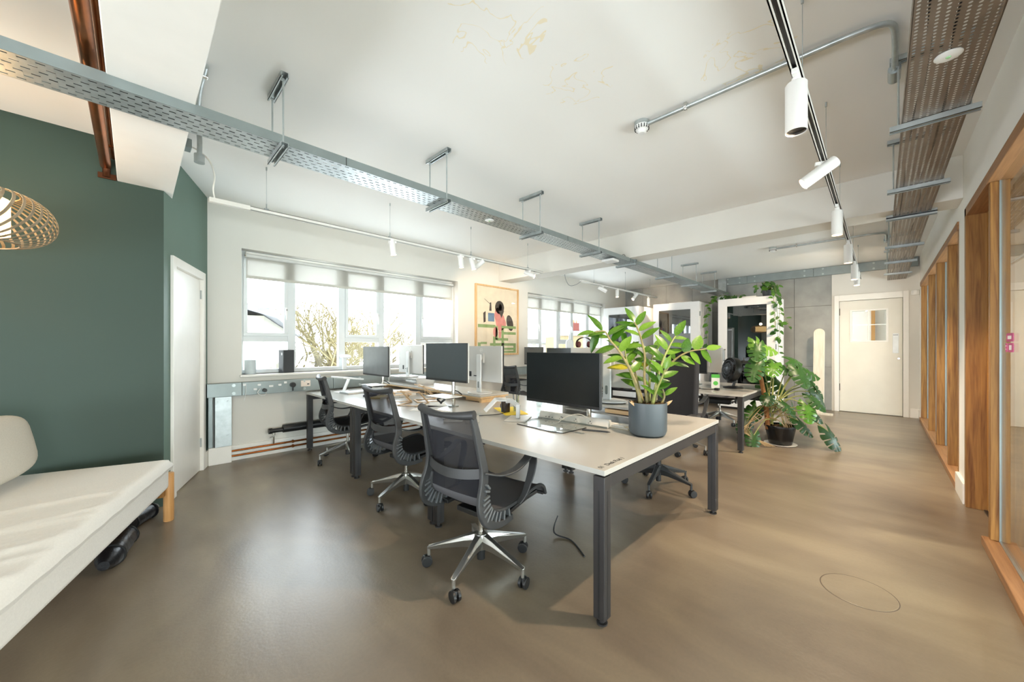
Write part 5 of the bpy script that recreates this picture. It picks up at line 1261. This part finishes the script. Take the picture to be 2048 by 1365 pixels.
hp = thing('headphones', 'black headphones with maroon pads resting on the top of the wide silver monitor', 'headphones', (2.69, 1.80, 1.294), radians(90))
m = MB(); m.ribbon([(.075 * cos(a), 0, .035 + .05 * sin(a)) for a in [pi * k / 14 - .3 + .6 * k / 14 * 1.0 for k in range(15)]], .02, (0, 1, 0), .006); m.build('band', BLACKP, hp, smooth=True)
for s in (-1, 1): MB().cyl((s * .068, 0, .026), (s * .045, 0, .026), .026, n=16).build('ear_pad', mat('maroon pad', '4a2224', .8), hp, smooth=True)
# ------------------------------------------------------------------ plants
def leaf_mesh(name, fn, m):
    b = MB(); fn(b)
    me = bpy.data.meshes.new(name); me.from_pydata(b.v, [], b.f); me.update(); me.shade_smooth(); me.materials.append(m)
    return me
def lanceolate(b, wid=.2, fold=.10, curl=.16):
    n = 10
    vs = []; fs = []
    for i in range(n + 1):
        u = i / n; w_ = wid * (sin(pi * u ** .8) ** .8) if 0 < u < 1 else .004
        z0 = -curl * u * u
        for v in (-1, -.5, 0, .5, 1): vs.append((u, v * w_, z0 + fold * abs(v) * w_ * 2))
    for i in range(n):
        for k in range(4): fs.append((5 * i + k, 5 * i + 5 + k, 5 * i + 6 + k, 5 * i + 1 + k))
    b.add(vs, fs)
def heart(b, wid=.42):
    n = 12; vs = []; fs = []
    for i in range(n + 1):
        u = i / n; w_ = wid * (sin(pi * min(1, (u + .12) / 1.12)) ** .75) * (1.15 - .6 * u) if u < 1 else .003
        back = -.14 if u == 0 else 0
        for v in (-1, -.5, 0, .5, 1):
            vs.append((u + (back * abs(v) * 1.4 if i < 2 else 0) - .10 * abs(v) * (1 - u), v * w_, -.18 * u * u + .10 * abs(v) * w_))
    for i in range(n):
        for k in range(4): fs.append((5 * i + k, 5 * i + 5 + k, 5 * i + 6 + k, 5 * i + 1 + k))
    b.add(vs, fs)
def monstera(b, seed=0):
    rnd = random.Random(seed); lob = 5; nu = lob * 5; nv = 7
    for s in (-1, 1):
        idx = {}; vs = []; fs = []
        for i in range(nu + 1):
            u = i / nu
            W = .56 * (sin(pi * (u * .92 + .08)) ** .55) * (1.08 - .38 * u)
            for j in range(nv + 1):
                v = j / nv
                x = u + (.16 * v * (u - .15)) - (.20 * v * (1 - u) ** 3 * 2.2)
                y = W * v * (1 - .06 * (1 if (i % 5) in (0, 4) else 0) * v)
                z = -.30 * u * u * .8 - .22 * v * v * (W / .5) + .06 * v + .02 * sin(u * 18) * v
                idx[i, j] = len(vs); vs.append((x, s * y, z))
        for i in range(nu):
            lobe = i // 5
            for j in range(nv):
                gap = (i % 5 == 4) and 0 < lobe + 1 < lob and j >= (2 if lobe > 0 else 4)
                if gap: continue
                q = (idx[i, j], idx[i + 1, j], idx[i + 1, j + 1], idx[i, j + 1])
                fs.append(q if s > 0 else q[::-1])
        b.add(vs, fs)
def place_leaf(me, parent, p, d, up, L_, name='leaf', wide=1.0):
    d = Vector(d).normalized(); up = Vector(up)
    y = up.cross(d)
    if y.length < 1e-3: y = d.orthogonal()
    y.normalize(); z = d.cross(y)
    M_ = Matrix(((d.x, y.x, z.x), (d.y, y.y, z.y), (d.z, y.z, z.z))).to_4x4()
    o = bpy.data.objects.new(name, me); C.objects.link(o); o.parent = parent
    o.matrix_local = Matrix.Translation(Vector(p)) @ M_ @ Matrix.Diagonal((L_, L_ * wide, L_, 1))
    return o
ZL = leafmat('zz leaf', '355f12', '6f9634', .3); ZY = leafmat('yellowing leaf', 'b8ae2c', 'd2c95a', .4)
STEM = mat('green stem', '8c9150', .5, var=.15, scale=(30, 30, 30)); STEMB = mat('brown green stem', '8d8152', .5, var=.2, scale=(20, 20, 20))
rnd = random.Random(11)
zz = thing('potted_plant', 'green leafy plant in a slate grey pot on the near end of the white desk', 'plant', (2.335, 1.075, .7302), radians(-45.3))
m = MB(); m.lathe([(0, 0), (.085, 0), (.108, .012), (.117, .035), (.119, .214), (.112, .214), (.110, .19), (0, .188)], 48); m.build('pot', mat('slate grey glaze', '454e53', .45, var=.03), zz, smooth=True)
m = MB(); m.grid(lambda u, v: (.109 * u * cos(2 * pi * v), .109 * u * sin(2 * pi * v), .196 + .012 * sin(u * 9 + v * 31) * u), 6, 24); m.build('soil', SOIL, zz, smooth=True)
m = MB()
for k in range(46):
    a = rnd.uniform(0, 6.28); r = .1 * sqrt(rnd.random()); s_ = rnd.uniform(.006, .014)
    m.box((-s_, -s_ * .6, -s_ * .4), (s_, s_ * .6, s_ * .4), Matrix.Translation((r * cos(a), r * sin(a), .205)) @ Matrix.Rotation(rnd.uniform(0, 3), 4, 'Z') @ Matrix.Rotation(rnd.uniform(-.6, .6), 4, 'X'))
ck = m.build('bark', SOIL, zz); ck['kind'] = 'stuff'
zm = leaf_mesh('leaf', lanceolate, ZL); zy = leaf_mesh('leaf', lanceolate, ZY); zr = leaf_mesh('leaf', lambda b: lanceolate(b, .31, .05, .05), ZL)
# (local points of each stem: x right, y away, z up), leaf spacing start, leaf length
stems = [
    ([(-.05, -.02, .19), (-.09, -.02, .36), (-.17, .0, .52), (-.235, .02, .61), (-.27, .03, .67), (-.335, .02, .665)], .38, .115, 10),
    ([(-.03, .02, .19), (-.07, .03, .32), (-.10, .05, .42), (-.125, .05, .50), (-.13, .06, .58)], .35, .105, 8),
    ([(.0, .0, .19), (-.01, .03, .36), (.0, .05, .50), (-.02, .06, .62), (-.045, .07, .70), (-.06, .08, .735)], .40, .105, 10),
    ([(.02, -.03, .19), (.05, -.02, .34), (.10, .0, .48), (.15, .01, .58), (.19, .02, .64)], .35, .10, 9),
    ([(.05, .02, .19), (.09, .03, .33), (.16, .02, .46), (.25, -.02, .535), (.36, -.04, .555)], .45, .095, 9),
    ([(.03, .05, .19), (.05, .10, .32), (.07, .15, .44), (.12, .19, .54)], .3, .10, 8),
    ([(-.01, .05, .19), (-.02, .12, .31), (-.03, .17, .42), (-.02, .20, .50)], .3, .10, 7),
    ([(.01, -.05, .19), (.02, -.08, .28), (.045, -.11, .37), (.06, -.13, .43)], .3, .09, 6),
    ([(.08, -.01, .19), (.10, -.02, .25), (.085, -.03, .30)], .4, .075, 4),
]
for si, (pts, st0, ll, nl) in enumerate(stems):
    c = catmull(pts, 8); n = len(c)
    rr = [.009 * (1 - .68 * i / n) + .001 + (.004 * max(0, 1 - i / 5)) for i in range(n)]
    MB().tube(c, rr, 8).build('stem', STEM if si % 2 else STEMB, zz, smooth=True)
    for k in range(nl):
        i = int((st0 + (1 - st0) * k / (nl - 1)) * (n - 1)); i = min(i, n - 1)
        d = (c[min(i + 1, n - 1)] - c[max(i - 1, 0)]).normalized()
        side = d.cross(Vector((0, -1, .25))).normalized()
        sgn = 1 if k % 2 else -1
        ld = d * .55 + side * sgn * .85 + Vector((0, 0, rnd.uniform(-.45, .25))) + Vector((0, rnd.uniform(-.35, .35), 0))
        if k == nl - 1: ld = d + Vector((0, 0, .1))
        L_ = ll * 1.25 * rnd.uniform(.85, 1.12)
        me = zm
        if si == 4 and k > 2: me = zr; L_ *= .85
        if (si, k) in ((1, 2), (6, 3)): me = zy
        place_leaf(me, zz, c[i], ld, Vector((rnd.uniform(-.3, .3), -.6, .8)), L_)
for k, (x, y, l) in enumerate(((-.085, -.05, .06), (-.07, .0, .05), (.06, .06, .06), (.085, -.04, .07))):
    place_leaf(leaf_mesh('leaf', lambda b: lanceolate(b, .14), mat('dry sheath', 'b79a72', .8, var=.2)), zz, (x, y, .19), (x * 2, y, .12), (0, -1, .2), l, name='sheath')

mn = thing('monstera', 'large split leaf monstera in a black nursery pot on the floor by the farther desk', 'plant', (6.05, .955, 0), radians(-45.3))
m = MB(); m.lathe([(0, .012), (.125, .012), (.13, .02), (.172, .235), (.182, .238), (.182, .258), (.172, .258), (.165, .225), (0, .222)], 40); m.build('pot', mat('glossy black plastic', '101113', .25), mn, smooth=True)
m = MB(); m.lathe([(0, 0), (.165, 0), (.185, .014), (.182, .016), (.16, .006), (0, .006)], 40); m.build('saucer', mat('white saucer', 'e8e6df', .3), mn, smooth=True)
m = MB(); m.grid(lambda u, v: (.168 * u * cos(2 * pi * v), .168 * u * sin(2 * pi * v), .226 + .012 * sin(u * 9 + v * 31) * u), 6, 28); m.build('soil', SOIL, mn, smooth=True)
m = MB(); m.tube(catmull([(-.15, .02, .2), (-.17, .02, .45), (-.20, .04, .72), (-.235, .06, .95), (-.265, .08, 1.20), (-.29, .08, 1.33)], 6), [.030] * 10 + [.027] * 21, 12); m.build('moss_pole', mat('coir pole', '96663a', .95, var=.25, scale=(60, 60, 20), bump=.8), mn, smooth=True)
ML = leafmat('monstera leaf', '1c4018', '3d6b27', .38); MY = leafmat('young monstera leaf', '4f8428', '8db54c', .28)
mm = [leaf_mesh('leaf', lambda b, k=k: monstera(b, k), ML) for k in range(3)]; my = leaf_mesh('leaf', lambda b: monstera(b, 5), MY)
PK = 149.0
def mp_(px, py, dd): return Vector(((px - 1562) / PK, dd, 1.30 - (py - 694) / PK))
# leaf: base point, direction in the picture plane plus depth, size, young?
lv = [((1512, 684), (.10, -.3, -.5), -.02, .25, 1), ((1518, 690), (1.0, -.2, -.25), .02, .30, 1), ((1512, 690), (-.35, -.5, -.9), -.05, .26, 2), ((1503, 728), (-.5, -.4, -.9), -.12, .27, 0),
      ((1524, 697), (.35, -.3, -.95), .0, .20, 1), ((1556, 728), (-.5, -.5, -.4), .05, .27, 1), ((1562, 727), (.5, -.4, -.35), .10, .27, 0), ((1592, 722), (.85, .1, -.10), .1, .24, 0),
      ((1592, 738), (.1, -.6, -.8), -.05, .29, 0), ((1607, 738), (1.0, -.2, -.35), .05, .30, 0), ((1620, 762), (.5, -.5, -.8), .0, .28, 0), ((1628, 772), (.75, .2, -.75), .1, .26, 0),
      ((1624, 785), (.55, -.2, -1.0), -.10, .28, 0), ((1606, 790), (.35, -.6, -.6), -.15, .24, 0), ((1576, 762), (.35, -.5, -.7), .25, .30, 0), ((1560, 770), (.2, -.4, -.9), .30, .30, 0),
      ((1592, 806), (-.25, -.6, -.8), -.2, .26, 1), ((1600, 812), (.6, -.5, -.7), -.15, .25, 0), ((1607, 820), (.35, -.1, -1), .2, .25, 0), ((1622, 853), (.38, -.5, -.9), -.28, .29, 0),
      ((1585, 838), (.7, -.4, -.75), -.12, .26, 0), ((1580, 850), (.6, .2, -.9), .1, .25, 0), ((1530, 818), (-.5, -.2, -.6), .15, .26, 0), ((1505, 845), (-.6, -.3, -.9), .1, .24, 0),
      ((1500, 866), (-.3, -.5, -.9), -.1, .22, 0), ((1530, 790), (-.6, -.5, -.4), -.1, .20, 0), ((1548, 800), (.4, -.6, -.5), -.15, .22, 0), ((1560, 745), (.75, .5, .1), .3, .26, 0)]
for i, ((px_, py_), d, dd, L_, yg) in enumerate(lv):
    p = mp_(px_, py_, dd)
    place_leaf(my if yg == 1 else mm[i % 3], mn, p, d, Vector((d[0] * .5, -.85, .65)), L_ * .84)
    base = Vector((-.16 + .02 * (i % 5), .03 * ((i % 3) - 1), .24 + .5 * rnd.random() * (1 if px_ < 1570 else .6)))
    if i < 5: base = Vector((-.25, .07, 1.0 + .06 * i))
    mid = (base + p) / 2 + Vector((0, 0, .10 if i >= 5 else .03))
    MB().tube(catmull([base, mid, p], 6), [.009 - .0003 * q for q in range(13)], 6).build('stem', STEM, mn, smooth=True)
for k in range(14):
    a = rnd.uniform(-1.2, 1.2); z = rnd.uniform(.35, .6)
    q = [(-.15, 0, z), (-.05 + .1 * a, -.10 + .05 * a, z - .02), (.05 + .09 * a, -.10, .24)] if k < 9 else [(-.17, .0, z), (-.28 - .02 * k, -.06, .2), (-.30 + .03 * (k - 9), -.16, .01)]
    MB().tube(catmull(q, 5), .004, 5).build('aerial_root', mat('aerial root', 'a58d66', .8), mn, smooth=True)

PL = leafmat('pothos leaf', '2c5520', '5f8f35', .3); pm = leaf_mesh('leaf', heart, PL)
def trailing(label, loc, vines, nleaf, pot=True, L0=.085):
    t = thing('trailing_plant', label, 'plant', loc, 0, 'trailing pothos plants')
    if pot: MB().lathe([(0, 0), (.07, 0), (.10, .13), (.092, .13), (.085, .11), (0, .11)], 28).build('pot', mat('dark grey pot', '4e5052', .5), t, smooth=True)
    for v, cnt in zip(vines, nleaf):
        c = catmull(v, 8); n = len(c)
        MB().tube(c, .0035, 5).build('vine', STEM, t, smooth=True)
        for k in range(cnt):
            i = int((k + .5) / cnt * (n - 1)); p = c[i]
            d = Vector((rnd.uniform(-1, .4), rnd.uniform(-1, 1), rnd.uniform(-.9, .15)))
            place_leaf(pm, t, p + d.normalized() * .03, d, Vector((-.6, -.5, .6)), L0 * rnd.uniform(.8, 1.35))
    return t
vx = [[(0, 0, .12), (-.06, -.10, .22), (-.16, -.16, .10), (-.20, -.19, -.15), (-.19, -.20, -.6), (-.18, -.21, -1.15)],
      [(0, 0, .12), (-.10, -.06, .20), (-.18, -.12, .05), (-.21, -.15, -.25), (-.20, -.17, -.75)],
      [(0, 0, .12), (.0, -.12, .22), (-.08, -.2, .02), (-.14, -.22, -.4), (-.16, -.23, -.9)],
      [(0, 0, .12), (-.05, .12, .24), (-.14, .18, .16)], [(0, 0, .12), (-.1, .02, .27), (-.2, .03, .24)], [(0, 0, .12), (.1, -.08, .27), (.12, -.16, .22)], [(0, 0, .12), (.02, .03, .26), (-.02, .05, .33)],
      [(-.18, -.24, -.3), (-.17, -.34, -.5), (-.16, -.38, -.62)]]
trailing('leafy trailing plant in a pot on the booth nearest the door', (8.93, 1.62, 2.30), vx, [22, 16, 14, 7, 8, 7, 6, 4])
vy = [[(0, 0, .03), (-.05, .22, .08), (-.10, .36, -.05), (-.12, .40, -.5), (-.12, .40, -1.05)], [(0, 0, .03), (-.08, .20, .10), (-.12, .40, -.1), (-.14, .45, -.45)], [(0, 0, .03), (-.06, -.1, .08), (-.1, -.3, .05)], [(0, 0, .03), (.0, .1, .1), (-.1, .1, .13)]]
trailing('sparser trailing vines in the gap between middle booth and the one by the door', (8.90, 2.28, 2.30), vy, [14, 9, 6, 4], pot=False)

# ------------------------------------------------------------------ outside: roofs, houses, bare trees under a bright overcast
BR = mat('yellow stock brick', '6b5c40', .9, var=.15, scale=(30, 30, 60)); REND = mat('cream render', '787468', .85); SLATE = mat('slate roof', '65666a', .7, var=.12, scale=(8, 8, 8)); REDB = mat('red brick', '5d2a20', .9, var=.15, scale=(20, 20, 40))
WOUT = mat('outdoor window', '2c3236', .2); TIL = mat('pale tower cladding', '46586a', .6)
def house(label, p, rz, L_, Wd, eave, ridge, wallm, nwin, chim=1, roofm=None, name='terraced_house'):
    t = thing(name, label, 'house', p, rz, 'houses outside')
    B((0, 0, -7), (L_, Wd, eave)).build('wall', wallm, t)
    if ridge:
        m = MB(); m.prism([(-.25, eave - .05), (Wd / 2, ridge), (Wd + .25, eave - .05), (Wd + .25, eave + .08), (Wd / 2, ridge + .16), (-.25, eave + .08)], -.15, L_ + .15, 0); m.build('roof', roofm or SLATE, t)
    else:
        B((-.1, -.1, eave), (L_ + .1, .15, eave + .18)).build('parapet', REND, t)
    for k in range(chim):
        x = L_ * (k + .5) / chim
        c = B((x - .5, Wd / 2 - .35, eave), (x + .5, Wd / 2 + .35, (ridge or eave) + .9)).build('chimney', REDB, t)
        for q in range(3): MB().cyl((x - .3 + .3 * q, Wd / 2, (ridge or eave) + .9), (x - .3 + .3 * q, Wd / 2, (ridge or eave) + 1.25), .10, .08, n=10).build('chimney_pot', mat('terracotta', 'b56a48', .8), c)
    for lvl, z in enumerate((eave - 1.9, eave - 4.8)):
        for k in range(nwin):
            x = L_ * (k + .5) / nwin
            f = B((x - .5, -.06, z - .75), (x + .5, .02, z + .75)).build('window', REND, t)
            B((x - .42, -.065, z + .03), (x + .42, -.055, z + .68)).build('pane', WOUT, f); B((x - .42, -.065, z - .68), (x + .42, -.055, z - .03)).build('pane', WOUT, f)
    return t
# local +x runs along the street, -y faces it
house('long cream terrace with a slate roof running away on the left of the nearer window', (1.9, 9.2, 0), radians(73), 17, 6, 1.95, 2.9, REND, 7, 3)
house('yellow brick house end beyond the cream terrace', (6.6, 28.6, 0), radians(73), 7, 6, -.1, 1.2, BR, 4, 1)
house('low white shed roof below the cream terrace', (4.6, 13.0, -3.0), radians(72), 9, 1.2, .9, 1.7, REND, 3, 0)
house('cream terrace across the street with a red brick chimney, right part of the nearer window', (17.5, 28.5, 0), radians(-28), 22, 7, 1.7, 3.0, REND, 9, 2)
house('yellow brick wall block outside the second window', (19.0, 14.5, 0), radians(-40), 9, 5, 2.0, 0, BR, 4, 0)
house('cream low building outside the second window behind the brick block', (37, 32, -1), radians(-35), 16, 6, 1.6, 2.6, REND, 6, 0)
house('red brick terrace far off behind the cream terrace', (6.0, 62, 0), radians(10), 9, 6, 4.7, 6.0, REDB, 5, 2)
tb = thing('tower_block', 'pale blue tower block far off above the red terrace roofs', 'tower', (34, 172, 0), radians(20))
B((-2.6, -2.2, -7), (2.6, 2.2, 16.5)).build('tower_core', TIL, tb)
B((2.0, -1.6, -7), (4.2, 1.6, 14.0)).build('tower_wing', TIL, tb)
m = MB()
for f_ in range(19):
    for k in range(4): m.box((-2.3 + k * 1.2, -2.24, -6 + f_ * 1.15), (-1.5 + k * 1.2, -2.18, -5.4 + f_ * 1.15))
m.build('window_bands', WOUT, tb)
def bare_tree(label, p, H_, seed, spread=1.0):
    r = random.Random(seed); t = thing('bare_tree', label, 'tree', p, 0, 'bare trees outside')
    trunk = MB(); tw = MB()
    def grow(p0, d, L_, rad, depth):
        p1 = p0 + d * L_
        (trunk if depth > 4 else tw).cyl(p0, p1, rad, rad * .7, n=6 if depth > 4 else 3, cap=False)
        if depth == 0: return
        for k in range(3 if depth > 1 else 2):
            nd = (d + Vector((r.uniform(-1, 1) * spread, r.uniform(-1, 1) * spread, r.uniform(-.35, .55))) * .75).normalized()
            grow(p0 + d * L_ * r.uniform(.6, 1), nd, L_ * r.uniform(.62, .84), max(rad * .62, .009), depth - 1)
    grow(Vector((0, 0, 0)), Vector((0, 0, 1)), H_ * .30, H_ * .026, 7)
    BK = mat('pale bark', '5a5038', .9, var=.2)
    trunk.build('trunk', BK, t, fix=False); o = tw.build('twigs', mat('twig bark', '6e6444', .9), t, fix=False); o['kind'] = 'stuff'
    return t
bare_tree('wide bare tree in the middle of the nearer window', (8.9, 25.6, -7), 13.5, 3)
bare_tree('bare tree a little right of the wide one, behind the second light', (18.5, 40, -7), 14, 8)
bare_tree('bare tree beside the yellow brick house end', (13.6, 30.0, -7), 12.5, 21)
lpst = thing('street_lamp', 'grey street lamp post outside the second window', 'street lamp', (13.2, 11.9, -7))
m = MB(); m.cyl((0, 0, 0), (0, 0, 8.3), .07, .05, n=12); m.build('post', GRAPH, lpst, smooth=True)
m = MB(); m.lathe([(0, 8.3), (.10, 8.3), (.12, 8.5), (.16, 8.55), (.05, 8.75), (0, 8.8)], 14); m.build('lantern', GALVD, lpst, smooth=True)
